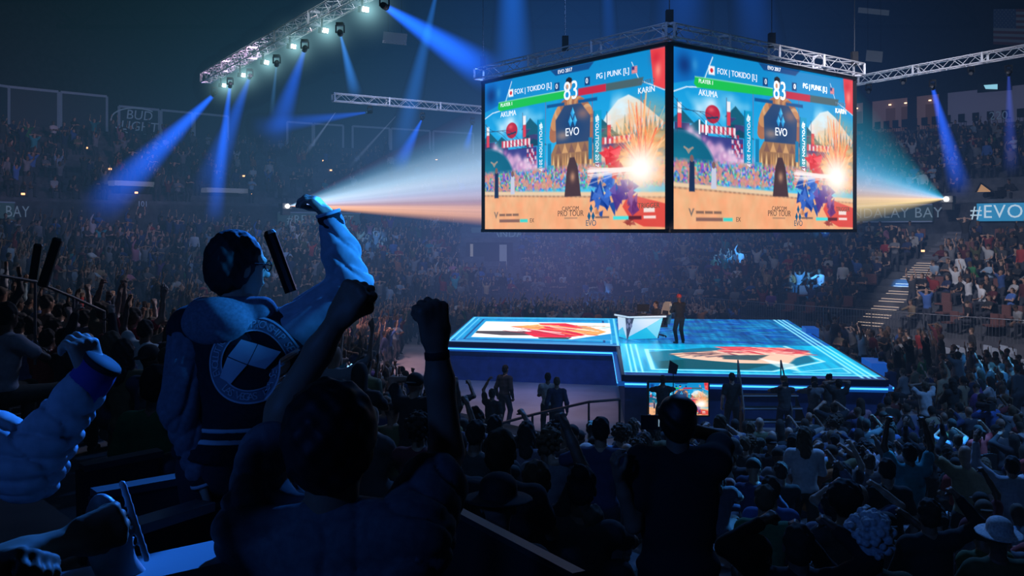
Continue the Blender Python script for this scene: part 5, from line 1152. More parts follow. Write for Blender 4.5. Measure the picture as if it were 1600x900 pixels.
# --- further people placed one by one in the near rows
def place_row(px, py, seat, Y0, sc=1.0):    # a spot on the stepped rows where a head shows at this pixel
    best = None
    for Y in np.arange(Y0*.9, Y0*1.12, .04):
        p = at(px, py, Y); d = near_d(V3(p.x, p.y, 0))
        z = tread(p) if d > 0 else 0.0; e = abs(z+(1.26 if seat else 1.64)*sc-p.z)
        if best is None or e < best[0]: best = (e, p.x, Y, z, p.z-(1.26 if seat else 1.64)*sc)
    return V3(best[1], best[2], best[3] if best[0] < .1 else best[4])
POSES['seated, fist beside head'] = dict(seat=True, aR='bent', aL='knee', curl=(1, .5)); POSES['seated, fists beside head'] = dict(seat=True, aR=(.06, .2, .26), aL=(.0, .2, .28), curl=(1, 1))
POSES['filming'] = dict(aR=(-.10, .22, .06), aL=(-.10, .24, .04), curl=(.5, .5), lean=3)
POSES['left arm up'] = dict(aL='high', aR='down', curl=(.4, .7)); POSES['arms thrown wide'] = dict(aL=(.36, .12, .12), aR=(.30, .2, -.15), curl=(.2, .1)); POSES['seated, leaning on elbows'] = dict(seat=True, aR=(-.05, .30, -.2), aL=(-.05, .3, -.2), lean=20)
MID = [
 (1205, 768, 8.4, 0, 'arms at sides', 'short', 'blue', 'short', 'broad man in blue t-shirt standing upright under a blue light patch'),
 (938, 682, 9.2, 0, 'arms thrown wide', 'short', 'navy', 'short', 'man in navy t-shirt with arms thrown wide, left hand in blue light'),
 (914, 728, 10, 1, 'seated, hands on knees', 'cap', 'white', 'short', 'spectator in white cap glowing blue before the man with wide arms'),
 (785, 706, 5.2, 1, 'seated, arms folded', 'short', 'charcoal', 'short', 'dark round head below the looped handrail, hair cropped short'),
 (836, 765, 5.2, 1, 'seated, one arm raised', 'short', 'black', 'short', 'spectator with one fist up before the bare floor'),
 (775, 800, 4.7, 1, 'seated, clapping', 'hat', 'black', 'long', 'clapping spectator in dark brimmed hat right of the large silhouette'),
 (905, 775, 5.4, 1, 'seated, hand on chin', 'bun', 'charcoal', 'short', 'bun-haired spectator holding chin below the white-capped head'),
 (915, 838, 4.8, 1, 'seated, leaning on elbows', 'short', 'black', 'short', 'short-haired spectator leaning on elbows at the bottom beside the parapet'),
 (1184, 880, 5.2, 1, 'seated, fist beside head', 'backcap', 'black', 'long', 'spectator in backward cap punching one fist up below the blue-shirted man'),
 (1250, 880, 5.2, 1, 'seated, fists beside head', 'short', 'black', 'long', 'spectator in black with two fists up left of the blond curls'),
 (1366, 858, 5.0, 1, 'seated, hands on knees', 'curly', 'olive', 'short', 'spectator with big blond curly hair at the bottom edge'),
 (1556, 838, 6.2, 1, 'seated, arms folded', 'hat', 'olive', 'short', 'spectator in straw-coloured brimmed hat at the lower right corner'),
 (1322, 782, 6.2, 1, 'seated, clapping', 'afro', 'charcoal', 'short', 'spectator with dark afro above the blond curls'),
 (1424, 712, 10, 1, 'seated, both arms raised', 'short', 'teal', 'short', 'spectator in teal t-shirt with both arms over the head'),
 (1455, 800, 6.6, 1, 'seated, fist beside head', 'short', 'black', 'long', 'dark spectator with one fist up between curls and brimmed hat'),
 (703, 712, 6.2, 1, 'seated, hands on knees', 'cap', 'charcoal', 'short', 'spectator in cap close behind the raised right arm of the silhouette'),
 (238, 605, 6.0, 0, 'one fist raised', 'short', 'green', 'short', 'man in green t-shirt with one fist up left of the jacket man'),
]
HPOS = [(-1.03, 3.4), (-.44, 2.36), (.84, 4.55), (-1.6, 2.25)]
def special(p, pose, hair, col, sl, label, sc=1.0, face=None, blond=False, capcol=None, hatcol=None):
    c = (*CLOTH[col], 1); ms = near_meshes(pose, sl, hair); o = obj('person', ms['person']); o.color = c; put(o, p, face or STAGE_C, sc); tag(o, label, 'person')
    for k in ('shirt', 'trousers', 'hair'):
        if k in ms:
            nm = 'hat' if k == 'hair' and hair == 'hat' else 'cap' if k == 'hair' and 'cap' in hair else k
            me = ms[k]
            if k == 'hair' and (blond or hatcol):
                me = me.copy(); me.materials.clear(); V_ = M.setdefault('hc_'+label[:9], mat('hair_or_hat', hatcol or (.17, .10, .045), .7, noise=.3, nscale=60)); [me.materials.append(V_) for _ in range(7)]
            ch = obj(nm, me, o); ch.color = c
    HPOS.append((p.x, p.y)); return o
for px, py, Y0, seat, pose, hair, col, sl, lab in MID:
    p = place_row(px, py, seat, Y0)
    special(p, pose, hair, col, sl, lab, 1.0, blond=hair == 'curly', hatcol=(.42, .34, .22) if 'straw' in lab else (.75, .75, .75) if 'white cap' in lab else None)
def floor_p(px, Y, z=0.0): return V3((px-800)/FPX*Y, Y, z)
FL_ = [(870, 23.3, 0, 'arms at sides', 'short', 'navy', 'long', 'man in dark suit standing on the bare floor, back to the crowd', (2, 40, 0)), (856, 24.0, 0, 'arms folded', 'short', 'white', 'short', 'man in pale shirt half hidden behind the suited man', (2, 40, 0)),
 (788, 25.4, 0, 'arms at sides', 'short', 'charcoal', 'long', 'man in long dark coat standing on the bare floor at left', (6, 35, 0)), (768, 21.6, 0, 'left arm up', 'short', 'black', 'short', 'spectator with left arm straight up before the man in long coat', (4, 35, 0)),
 (1144, 24.0, 0, 'arms at sides', 'short', 'black', 'short', 'staff member standing left of the stage steps, back to the crowd', (7, 40, 0)),
 (1036, 23.6, 0, 'filming', 'short', 'black', 'short', 'dark figure before the bright stage monitor', (5, 40, 0)), (1226, 23.5, 0, 'filming', 'cap', 'charcoal', 'short', 'capped photographer at the stage front just right of the steps', (7, 34, 0)), (1273, 23.4, 0, 'filming', 'short', 'grey', 'short', 'photographer in grey t-shirt raising a camera at the stage front', (7, 34, 0)),
 (1296, 23.8, 0, 'filming', 'bun', 'charcoal', 'short', 'bun-haired photographer beside the grey-shirted one', (7, 34, 0)), (1312, 23.0, 0, 'hands on head', 'short', 'black', 'short', 'dark figure rightmost of those standing at the stage front', (7, 34, 0)),
 (1447, 22.6, 0, 'hands on head', 'short', 'white', 'short', 'man in white t-shirt and black trousers standing, hands on head', (8, 34, 0)), (1490, 23.2, 0, 'arms folded', 'long', 'black', 'long', 'long-haired spectator in black standing right of the white-shirted man', (8, 34, 0)),
 (1552, 20.5, 0, 'filming', 'cap', 'blue', 'long', 'camera operator in blue sweatshirt and cap at the right edge', (4, 30, 0))]
for px, Y, z, pose, hair, col, sl, lab, face in FL_: special(floor_p(px, Y, z), pose, hair, col, sl, lab, 1.0, V3(*face))
def camera_thing(p, dirv, sc, label):
    return thing_at('photo_camera', p, frame_R(dirv) @ Matrix.Diagonal((sc,)*3), [('body', lambda b: b.box((0, 0, 0), (.15, .07, .1)).box((0, 0, .06), (.06, .06, .04)), M['black']), ('lens', lambda b: b.tube([(0, .03, 0), (0, .19, 0)], .045, 10, .05), M['metal']), ('front_glass', lambda b: b.tube([(0, .19, 0), (0, .194, 0)], .042, 10), M['glass'])], label, 'camera')
for px, Y, dirv, sc, lab in ((1226, 23.22, (.2, 1, 0), 1, 'camera held up by the capped photographer'), (1272, 23.12, (.2, 1, .1), 1, 'camera with long lens held up by the photographer in grey'), (1296, 23.52, (-.2, 1, 0), 1, 'camera held by the bun-haired photographer'), (1546, 20.25, (-.6, 1, 0), 1.6, 'large video camera held by the operator in blue')): camera_thing(V3((px-800)/FPX*Y+.02, Y, 1.60), V3(*dirv), sc, lab)
POSES['playing'] = dict(seat=True, aR=(-.10, .34, -.26), aL=(-.10, .34, -.26), lean=5)
pl = at(1027, 531, 34.85); pl.z = ZS
o = special(pl, 'playing', 'short', 'charcoal', 'short', 'player in dark t-shirt seated at the desk in the cream chair', 1.0, V3(pl.x-2.2, pl.y-1.0, 0))
gc.location = pl+V3(.05, .02, 0); gc.rotation_euler = (0, 0, math.atan2(2.2, -1.0))
sm = at(1062, 537, 32.9); sm.z = ZS; special(sm, 'arms folded', 'cap', 'black', 'long', 'man in black with red cap standing behind the player on stage', 1.02, V3(sm.x-1, sm.y+3, 0), hatcol=(.5, .05, .04))
bo = at(1580, 312, 48.9); bo.z = 6.98
special(bo, 'seated, leaning on elbows', 'short', 'black', 'long', 'seated camera operator silhouetted above the blue hashtag board', 1.0, V3(6, 35, 0))
thing_at('broadcast_camera', at(1558, 303, 48.6), frame_R(V3(-1, -.35, -.1)), [('body', lambda b: b.box((0, -.1, 0), (.3, .8, .34)), M['black']), ('lens', lambda b: b.tube([(0, .3, 0), (0, .85, 0)], .12, 10, .15), M['metal']), ('viewfinder', lambda b: b.box((0, -.3, .26), (.22, .3, .18)), M['black']), ('pedestal', lambda b: b.tube([(0, -.1, -.17), (0, -.1, -.9)], .07, 8), M['metal'])], 'large broadcast camera pointing left above the blue hashtag board', 'camera')
M['warmop'] = mat('warm_opening', (.5, .3, .15), emit=(.34, .18, .075), es=.9)
for q, lab in (((( 1520, 308), (1550, 308), (1552, 300), (1532, 286)), 'warm-lit peaked tent opening left of the operator above the hashtag board'), (((1588, 306), (1640, 306), (1640, 284), (1600, 281)), 'warm-lit opening at the right edge above the hashtag board')):
    P_ = [at(x, y, 50.2) for x, y in q]; t = empty('lit_opening', P_[0]); mb = MB(); mb.quad(*[p-P_[0] for p in P_]); mb.build('glow_panel', M['warmop'], t); MB().tube([p-P_[0]+V3(0, -.05, 0) for p in P_+[P_[0]]], .06, 5).build('frame', M['black'], t); tag(t, lab, 'opening')
# cheer sticks and light sticks held up in the crowd
def stick(a, b, r, m, label, name='cheer_stick'):
    a, b = Vector(a), Vector(b); t = empty(name, a); d = b-a; n = 12
    MB().tube([d*(i/n) for i in range(n+1)], r, 10).build('tube', m, t); MB().lathe([(.004, -.012), (r*.7, -.006), (r*1.06, .0), (r*.7, .02)], 10, d, frame_R(d) @ Matrix.Rotation(-PI/2, 3, 'X')).build('end_cap', m, t); tag(t, label, 'cheer stick'); return t
M['stick'] = mat('stick_black', (.012, .012, .013), .35); M['glow'] = mat('glow_stick', (.5, .8, 1), emit=(.25, .6, 1), es=2.2)
stick(at(52, 436, 9), at(60, 384, 9), .045, M['stick'], 'left one of two black cheer sticks in the left crowd'); stick(at(66, 447, 9), at(90, 375, 9), .05, M['stick'], 'right one of two black cheer sticks in the left crowd, tilted right')
stick(at(455, 456, 4.6), at(422, 366, 4.6), .032, M['stick'], 'black cheer stick rising beside the head of the jacket man')
stick(at(542, 574, 12), at(552, 580, 12), .03, M['glow'], 'left of two glowing blue-white sticks near the large silhouette', 'glow_stick'); stick(at(547, 571, 12), at(559, 578, 12), .03, M['glow'], 'right of two glowing blue-white sticks near the large silhouette', 'glow_stick')
# seat backs at the lower left
def seat_row(px0, px1, py0, py1, Y0, Y1, label, edge):
    a, b = at(px0, py0, Y0), at(px1, py1, Y1); t = empty('stadium_seat', (a+b)/2); o = (a+b)/2; A, B = a-o, b-o; up = V3(0, 0, 1); f = V3(.35, .94, 0)
    mb = MB(); mb.beam(A-up*.23, B-up*.23, .05, .44); mb.build('backrest', M['seat'], t); MB().beam(A+f*.02, B+f*.02, .085, .03).build('top_edge', edge, t)
    MB().beam(A-up*.44+f*.24, B-up*.44+f*.24, .44, .07).build('seat', M['seat'], t)
    z0 = tread(o)-o.z+.0
    MB().beam(V3(0, 0, -.46)+f*.2, V3(0, 0, z0)+f*.2, .1, .1).build('pedestal', M['metal'], t)
    m_, T_ = None, None
    c = np.array(B)+np.array(f)*.16; V_, F_, T_ = surf([cap(c-np.array(f)*.06-np.array((0, 0, .1)), c+np.array(f)*.22-np.array((0, 0, .12)), .085, .06, 0), cap(c-np.array((0, 0, .12)), c-np.array((0, 0, .42)), .07, .05, 0)], .014)
    obj('armrest', mesh_np('armrest', V_, F_, [M['plastic']]), t); tag(t, label, 'seat'); return t
M['edgeb'] = mat('seat_edge_lit', (.35, .38, .42), .4)  # pale tone stands for edges catching the blue light
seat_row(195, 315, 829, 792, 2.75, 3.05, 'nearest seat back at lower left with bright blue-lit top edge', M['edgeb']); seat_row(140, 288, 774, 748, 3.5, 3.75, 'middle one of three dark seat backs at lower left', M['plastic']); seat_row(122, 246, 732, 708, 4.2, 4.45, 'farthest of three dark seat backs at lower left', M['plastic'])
# curved side panel of the aisle seat in the corner
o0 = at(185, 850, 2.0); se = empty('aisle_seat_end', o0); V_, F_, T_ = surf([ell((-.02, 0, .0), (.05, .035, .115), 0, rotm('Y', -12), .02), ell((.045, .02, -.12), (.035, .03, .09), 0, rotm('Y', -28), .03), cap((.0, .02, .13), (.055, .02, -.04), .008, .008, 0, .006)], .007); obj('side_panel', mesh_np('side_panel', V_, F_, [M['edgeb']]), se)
MB().box((.03, .04, -.6), (.06, .1, 1.0)).build('post', M['metal'], se); tag(se, 'curved pale side panel of the aisle seat, lower left corner', 'seat end')
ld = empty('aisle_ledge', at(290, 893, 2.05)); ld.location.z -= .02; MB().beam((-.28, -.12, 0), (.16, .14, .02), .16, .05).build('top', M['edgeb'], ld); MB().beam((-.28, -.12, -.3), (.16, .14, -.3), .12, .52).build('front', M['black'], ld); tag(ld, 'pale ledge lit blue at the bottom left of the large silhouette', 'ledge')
for px, py, Y, w_, lab in ((1266, 521, 36.5, .62, 'small blue glowing panel for lit skirt beside right stage edge, the farther of two'), (1366, 575, 29.5, .85, 'blue glowing panel for lit skirt beside right stage edge, the nearer of two')):  # glowing panels added for the stage side skirts glimpsed lit
    p = at(px, py, Y); t = empty('lit_skirt_panel', (p.x, p.y, 0)); Rb = frame_R(V3(.15, 1, 0)); MB().box((0, 0, p.z), (.5, w_*1.6, .5), Rb).build('panel', M.setdefault('bbox', mat('blue_panel', (.02, .08, .3), .5, emit=(.006, .06, .30), es=1)), t); MB().box((0, 0, (p.z-.25)/2), (.4, w_*1.4, p.z-.25), Rb).build('stand', M['black'], t); tag(t, lab, 'light box')
# empty seats
k = 0
for i in range(5):
    for j in range(7):
        x, y = 16.6+j*.62+i*.12, 33.0+i*.85-.05*j
        if (V3(x, y, 0)-V3(17.5, 39.7, 0)).dot(BX) > -.7: continue
        if (i*7+j) % 5 == 3: continue
        arena_seat(V3(x, y, 0), STAGE_C, M['bluechair'], 'folding_chair', 'pale empty folding chair in the blue light at the right edge', 'empty pale chairs at the right edge'); HPOS.append((x, y)); k += 1
rs = random.Random(9)
for c_ in range(34):
    t_ = (rs.choice([0, 1, 2, 4, 6, 7, 9, 11])+.5)/FR; p = on_far(rs.uniform(1180, 1600), t_)
    if p.y < 25: continue
    z = farz(t_); w_ = p-STAIR[0]; w_.z = 0
    if abs(w_.x*SD.y-w_.y*SD.x) < 1.2: continue
    arena_seat(V3(p.x, p.y, z), STAGE_C, M['seatpad'], 'stadium_seat', 'empty russet seat among the spectators of the right stand', 'empty russet seats in the right stand'); HPOS.append((p.x, p.y))
indiv, stuff = [], []
for p, area, x, y in cands:
    d = math.hypot(p.x, p.y)
    if any(abs(p.x-hx) < .5 and abs(p.y-hy) < .5 for hx, hy in HPOS): continue
    if area == 'near':
        if d < 6.2 and x > 330 or p.y < 4.6: continue
        if x > 560 and d < 7.5: continue
        if any(abs((p-a).dot(AX)) < .5 for a in AISLE): continue
    if area == 'upper' and 1500 < x < 1660 and (V3(p.x, p.y, 0)-V3(24.5, 49.5, 0)).dot(BX) < 3.4: continue
    if area == 'far':
        w = p-STAIR[0]; w.z = 0
        if abs(w.x*SD.y-w.y*SD.x) < .95: continue
        v = p-vm.location; v.z = 0
        if abs(v.x) < 2.1 and p.y > 57: continue
    if area == 'near' or area == 'floor':
        sky = np.interp(x, SKY_X, SKY_Y); ys = pix((p.x, p.y, p.z+1.76))[1]; yt = pix((p.x, p.y, p.z+1.35))[1]
        if yt < sky-4: continue
        if x < 480 and area == 'near': sky = max(sky, np.interp(d, [5, 6, 8, 11, 16, 25], [600, 570, 535, 495, 455, 420])-max(0, 60-x)*.5)
        if yt < sky-4: continue
        can_stand = ys > sky-4
        if pix((p.x, p.y, p.z+2.05))[1] < sky-(70 if x < 300 else 0): can_stand = 2 if can_stand else 0
        if not can_stand and pix((p.x, p.y, p.z+1.7))[1] < sky-(70 if x < 300 else 0): can_stand = -1
    else: can_stand = True
    indiv.append((p, area, x, y, can_stand))
vis = [c for c in indiv if 0 <= c[2] <= 1600 and c[3] < 905]
def shadowed(c):                        # behind the large figures close to the camera
    x, y = c[2], c[3]
    return (285 < x < 470 and y > 440) or (440 < x < 640 and y > 600) or (1010 < x < 1115 and y > 690)
vis.sort(key=lambda c: c[0].y)
near_ok = [c for c in vis if not shadowed(c)]
NIND = 250
chosen = []
quota = {'upper': 0}
for c in near_ok:
    if c[1] == 'upper': continue
    if c[1] == 'far' and c[2] < 1000: continue
    chosen.append(c)
    if len(chosen) >= NIND: break
ids = set(id(c) for c in chosen); rest = [c for c in indiv if id(c) not in ids and c[0].y > 8 and not (c[1] == 'upper' and c[2] < 800 and r_.random() < .45)]
STAND_P = ['both fists raised', 'one fist raised', 'clapping', 'hands on head', 'left arm waving', 'arms folded', 'both arms spread', 'arms at sides']
SEAT_P = [k for k in POSES if k.startswith('seated')]
usedl = set()
def area_words(c):
    p, a, x, y, _ = c
    if a == 'near':
        if x < 300: return 'in the dark left crowd'
        if x < 700: return 'beyond the two foreground men'
        if x < 1000: return 'in the rows below the bare floor'
        return 'in the rows at the lower right'
    if a == 'floor': return 'before the stage steps' if x < 1300 else 'before the stage corner'
    if a == 'side': return 'beside the right stage edge' if p.y > 31 else 'on the floor at the right edge'
    if a == 'behind': return 'standing behind the stage'
    if a == 'leftfloor': return 'on the floor left of the stage'
    return 'right stand, left of the lit stairs' if x < 1400 else 'right stand, right of the lit stairs'
GROUPS = {'near': 'spectators in the near stand', 'floor': 'spectators on the floor seats', 'side': 'spectators beside the stage', 'behind': 'spectators behind the stage', 'leftfloor': 'spectators left of the stage', 'far': 'spectators in the right stand', 'upper': 'upper'}
chair_proto = None
def floor_chair(p, face):
    global chair_proto
    if chair_proto is None:
        def bm(f): mb = MB(); f(mb); return mb.mesh('chair_part', M['seat'])
        chair_proto = {'seat': bm(lambda b: b.box((0, .02, .44), (.44, .42, .05))), 'backrest': bm(lambda b: [b.box((.22*math.sin(a), -.21-.02*math.cos(a*2), .70), (.09, .035, .36+.05*math.cos(a*2))) for a in np.linspace(-1.1, 1.1, 7)]),
                       'leg': [bm(lambda b, x=x, y=y: b.tube([(x, y, 0), (x, y*.9, .42)], .014, 5)) for x in (-.19, .19) for y in (-.18, .2)]}
    t = empty('folding_chair', p); put(t, p, face)
    obj('seat', chair_proto['seat'], t); obj('backrest', chair_proto['backrest'], t)
    for l in chair_proto['leg']: obj('leg', l, t)
    tag(t, 'dark round-backed folding chair under a seated spectator on the floor', 'chair', 'folding chairs on the floor before the stage'); return t
HAIRS = ['short']*6+['long']*3+['bald', 'cap', 'cap', 'backcap', 'curly', 'ponytail', 'bun']
COLS = list(CLOTH)
CW = [16, 11, 7, 5, 7, 3, 2, 3, .9, 2, .5, .6, .6, 1.5, .5, 2]
nchair = 0
for c in chosen:
    p, a, x, y, can = c
    seated = can in (0, -1) or (a == 'floor' and r_.random() < .96) or (a == 'far' and r_.random() < .8) or (a == 'near' and x > 900 and r_.random() < .85) or (a == 'side' and r_.random() < .55)
    if a == 'near' and x < 320: seated = can in (0, -1)
    aw = area_words(c); calm = (a in ('floor', 'near') and x > 900) and r_.random() < .8
    for _ in range(60):
        pose = r_.choice([q for q in (SEAT_P if seated else STAND_P) if not (can in (2, -1) and ('raised' in q or 'waving' in q or 'spread' in q)) and not (calm and ('raised' in q or q == 'hands on head'))]); hair = r_.choice(HAIRS); col = r_.choices(COLS, CW)[0]; sl = r_.choice(['short', 'short', 'long'])
        lab = f"{HAIRW[hair]} spectator in {col} {'t-shirt' if sl == 'short' else 'sweatshirt'}, {pose}, {aw}"
        if lab not in usedl and len(lab.split()) <= 16: break
    usedl.add(lab)
    near = p.y < 17.5
    face = STAGE_C+V3(r_.gauss(0, 3), r_.gauss(0, 3), 0)
    if a == 'near' and near: pass
    o = add_person(p, face, pose, sl, hair, col, lab, GROUPS[a], near, r_.uniform(.94, 1.05))
    if seated and a in ('floor', 'side') and p.y < 27: floor_chair(p, face); nchair += 1
# the far masses, too many to count, as one object
def lowres(pose, sl, hair): return cached(('lo', pose, sl, hair), lambda: small_parts_low(pose, sl, hair))
def small_parts_low(pose, sl, hair):
    J = J_of(pose); pr = body_prims(J, (SH, SH if sl == 'long' else SK, PA))+shirt_prims(J, sl)+trouser_prims(J)
    pr = [q if q[0] == 'e' else (q[0], q[1], q[2], max(q[3], .036), max(q[4], .036), q[5], q[6]) for q in pr]
    for nm in 'LR': pr.append(ell(J['A'+nm]+unit(J['A'+nm]-J['E'+nm])*.08, (.05, .05, .06), SK))
    return cat_m([surf(pr, .058), surf(head_prims(J, face=False)+hair_prims(J, hair), .045)])
kinds = [(p_, s_, h_) for p_, s_, h_ in [('both fists raised', 'short', 'short'), ('one fist raised', 'long', 'cap'), ('clapping', 'short', 'long'), ('hands on head', 'short', 'short'), ('arms at sides', 'long', 'short'), ('both arms spread', 'short', 'bald'),
        ('seated, hands on knees', 'short', 'short'), ('seated, clapping', 'long', 'long'), ('seated, hunched forward', 'short', 'short'), ('seated, one arm raised', 'short', 'cap'), ('seated, hand on chin', 'long', 'short'), ('seated, arms folded', 'short', 'ponytail'), ('seated, both arms raised', 'short', 'short')]]
base = [lowres(*k) for k in kinds]
VV, FF, CCs, off = [], [], [], 0
skins = np.array([(.42, .25, .17), (.33, .18, .115), (.5, .31, .22), (.16, .085, .05)]); hairs = np.array([(.012, .009, .008), (.03, .02, .012), (.08, .05, .03)])
for p, a, x, y, can in rest:
    st_ = (a in ('behind', 'leftfloor')) or (can in (1, True) and RNG.random() < (.5 if x < 700 else .14))
    ki = RNG.integers(0, 6) if st_ else RNG.integers(6, len(kinds))
    V, F, T = base[ki]; d = STAGE_C-p; ang = math.atan2(-d.x, d.y)+RNG.normal()*.2; sc = RNG.uniform(.92, 1.06)
    ca, sa = math.cos(ang)*sc, math.sin(ang)*sc
    W_ = np.stack([V[:, 0]*ca-V[:, 1]*sa+p.x, V[:, 0]*sa+V[:, 1]*ca+p.y, V[:, 2]*sc+p.z], 1)
    col = np.array([skins[RNG.integers(0, 4)], np.array(CLOTH[r_.choices(COLS, CW)[0]])*RNG.uniform(.4, 1.0), (.03, .033, .045), hairs[RNG.integers(0, 3)], (.03, .03, .03), (.02, .02, .02), (.2, .1, .08)])
    VV.append(W_); FF.append(F+off); CCs.append(col[T]); off += len(V)
print('individuals', len(chosen), 'near', sum(c[0].y < 17.5 for c in chosen), 'stuff', len(rest), 'chairs', nchair, 'verts', off)
me = mesh_np('crowd', np.concatenate(VV), np.concatenate(FF), [attr_mat('crowd_cloth')])
ca_ = me.color_attributes.new('Col', 'FLOAT_COLOR', 'POINT'); cc = np.concatenate(CCs); ca_.data.foreach_set('color', np.concatenate([cc, np.ones((len(cc), 1))], 1).astype(np.float32).ravel())
tag(obj('crowd', me), 'distant mass of cheering spectators filling the far stands of the hall', 'crowd', None, 'stuff')
# ------------------------------------------------------------------ lamps on the trusses
M['blind'] = mat('lamp_white_hot', (1, 1, 1), emit=(.82, 1, .95), es=14); M['lensb'] = mat('lens_blue', (.2, .5, 1), emit=(.15, .5, 1), es=5)
def vol_mat(name, build):  # volume emits the glow itself, in place of lamplight scattered in haze
    m = bpy.data.materials.new(name); m.use_nodes = True; t = m.node_tree; t.nodes.clear(); out = t.nodes.new('ShaderNodeOutputMaterial')
    em = t.nodes.new('ShaderNodeEmission'); ab = t.nodes.new('ShaderNodeVolumeAbsorption'); ab.inputs['Density'].default_value = .0005; ad = t.nodes.new('ShaderNodeAddShader')
    t.links.new(em.outputs[0], ad.inputs[0]); t.links.new(ab.outputs[0], ad.inputs[1]); t.links.new(ad.outputs[0], out.inputs['Volume'])
    N = lambda op, *a: mnode(t, op, *a)
    build(t, em, N); return m
def mnode(t, op, *a):
    n = t.nodes.new('ShaderNodeMath'); n.operation = op
    for i, v in enumerate(a):
        if isinstance(v, (int, float)): n.inputs[i].default_value = v
        else: t.links.new(v, n.inputs[i])
    return n.outputs[0]
def light_cone(a, b, r0, r1, col, s, label, p=1.0, fade=1.0, group=None):
    a, b = Vector(a), Vector(b); L = (b-a).length; k = (r1-r0)/L
    def build(t, em, N):
        tc = t.nodes.new('ShaderNodeTexCoord'); sp = t.nodes.new('ShaderNodeSeparateXYZ'); t.links.new(tc.outputs['Object'], sp.inputs[0]); X, Y, Z = sp.outputs
        R = N('ADD', N('MULTIPLY', Z, k), r0); rho2 = N('DIVIDE', N('ADD', N('MULTIPLY', X, X), N('MULTIPLY', Y, Y)), N('MULTIPLY', R, R))
        core = N('POWER', N('MAXIMUM', N('SUBTRACT', 1.0, rho2), 0.0), 1.6)
        fall = N('POWER', N('DIVIDE', r0, R), p); f = N('DIVIDE', Z, L); end = N('POWER', N('MAXIMUM', N('SUBTRACT', 1.0, f), 0.0), fade)
        t.links.new(N('MULTIPLY', N('MULTIPLY', core, N('MULTIPLY', fall, end)), s/(2*r0)), em.inputs['Strength']); em.inputs['Color'].default_value = (*col, 1)
    m = vol_mat('beam_glow', build); z = (b-a).normalized(); x = z.orthogonal().normalized(); y = z.cross(x)
    mb = MB(); mb.lathe([(r0, 0), (r1, L)], 20); o = mb.build('light_beam', m); o.matrix_world = Matrix.Translation(a) @ Matrix((x, y, z)).transposed().to_4x4()
    tag(o, label, 'light beam', group, 'stuff'); return o
def moving_head(p, aim, label, lit=True, sc=.62, group=None):
    p = Vector(p); d = (Vector(aim)-p).normalized(); t = empty('moving_head_light', p); t.scale = (sc,)*3; tag(t, label, 'spotlight', group)
    R = frame_R(d) if abs(d.z) < .99 else Matrix.Identity(3); Rz = Matrix((R.col[0], -R.col[2], R.col[1])).transposed()
    MB().box((0, 0, .40), (.34, .3, .14)).build('base', M['metal'], t)
    MB().box((-.19, 0, .18), (.05, .12, .36)).box((.19, 0, .18), (.05, .12, .36)).build('yoke', M['metal'], t)
    Rm = Rz
    MB().lathe([(.06, -.22), (.13, -.2), (.15, -.05), (.13, .12), (.14, .2), (.12, .21)], 14, (0, 0, 0), Rm).build('head', M['metal'], t, smooth=False)
    MB().lathe([(.105, .212), (.105, .218), (.06, .226)], 14, (0, 0, 0), Rm).build('lens', M['lensb'] if lit else M['plastic'], t); return t
Z12 = 11.55
def on_z(px, py, z): Y = (z-EYE)*FPX/(HZ-py); return at(px, py, Y)
ORD = ['first', 'second', 'third', 'fourth', 'fifth', 'sixth']
for i, (px, py) in enumerate(((345, 133), (375, 117), (411, 97), (453, 72), (503, 47), (566, 14))):
    p = on_z(px, py, Z12); t = empty('blinder_lamp', p); tag(t, 'glowing white lamp under the left truss, %s counting up from its far end' % ORD[i], 'lamp', 'white lamps on the left truss')
    Rz = frame_R(V3(-p.x*.2+.1, -1, -.35)); MB().box((0, .09, 0), (.22, .14, .17), Rz).build('housing', M['metal'], t); MB().box(Rz @ V3(0, .17, 0), (.19, .02, .13), Rz).build('lens', M['blind'], t); MB().box((0, 0, .26), (.05, .05, .34)).build('clamp', M['metal'], t)
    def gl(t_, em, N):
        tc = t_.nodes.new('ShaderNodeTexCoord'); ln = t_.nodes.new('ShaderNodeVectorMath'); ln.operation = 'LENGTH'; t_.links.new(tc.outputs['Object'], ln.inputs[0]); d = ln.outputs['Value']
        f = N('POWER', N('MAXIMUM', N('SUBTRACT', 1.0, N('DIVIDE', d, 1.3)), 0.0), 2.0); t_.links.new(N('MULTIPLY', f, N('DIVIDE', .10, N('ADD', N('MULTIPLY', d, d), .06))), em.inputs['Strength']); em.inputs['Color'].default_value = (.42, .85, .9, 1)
    g = cached('glowmat', lambda: vol_mat('lamp_glow', gl)); sph = cached('glowmesh', lambda: MB().lathe([(max(.01, 1.3*math.sin(PI*k/12)), -1.3*math.cos(PI*k/12)) for k in range(13)], 20).mesh('lamp_glow', g))
    o = obj('lamp_glow', sph, None, p+Rz @ V3(0, .25, 0)); tag(o, 'soft pale glow of haze around the %s white lamp of the left truss' % ORD[i], 'haze', None, 'stuff')  # glow round the lamp put in as an emitting sphere
BL = (.008, .115, .9); BL2 = (.012, .22, .95)
def beam(px0, py0, px1, py1, Y0, Y1, r0, r1, s, label, col=BL, p=1.0, fade=.8, head=True, hl=None):
    a, b = at(px0, py0, Y0), at(px1, py1, Y1)
    if head: moving_head(a-(b-a).normalized()*.24, b, hl or 'black moving lamp at the source of the '+' '.join(label.split()[:8]))
    return light_cone(a, b, r0, r1, col, s, label, p, fade)
beam(331, 151, 150, 330, 38.3, 46, .12, 1.35, 1.5, 'broad bright blue beam slanting down to the left from the far truss end')
beam(359, 138, 334, 345, 36.6, 46, .09, .62, .9, 'narrow blue beam falling almost straight down beside the brightest left beam')
beam(389, 123, 322, 300, 35, 50, .10, 1.15, .34, 'soft dim blue beam behind the narrow upright one')
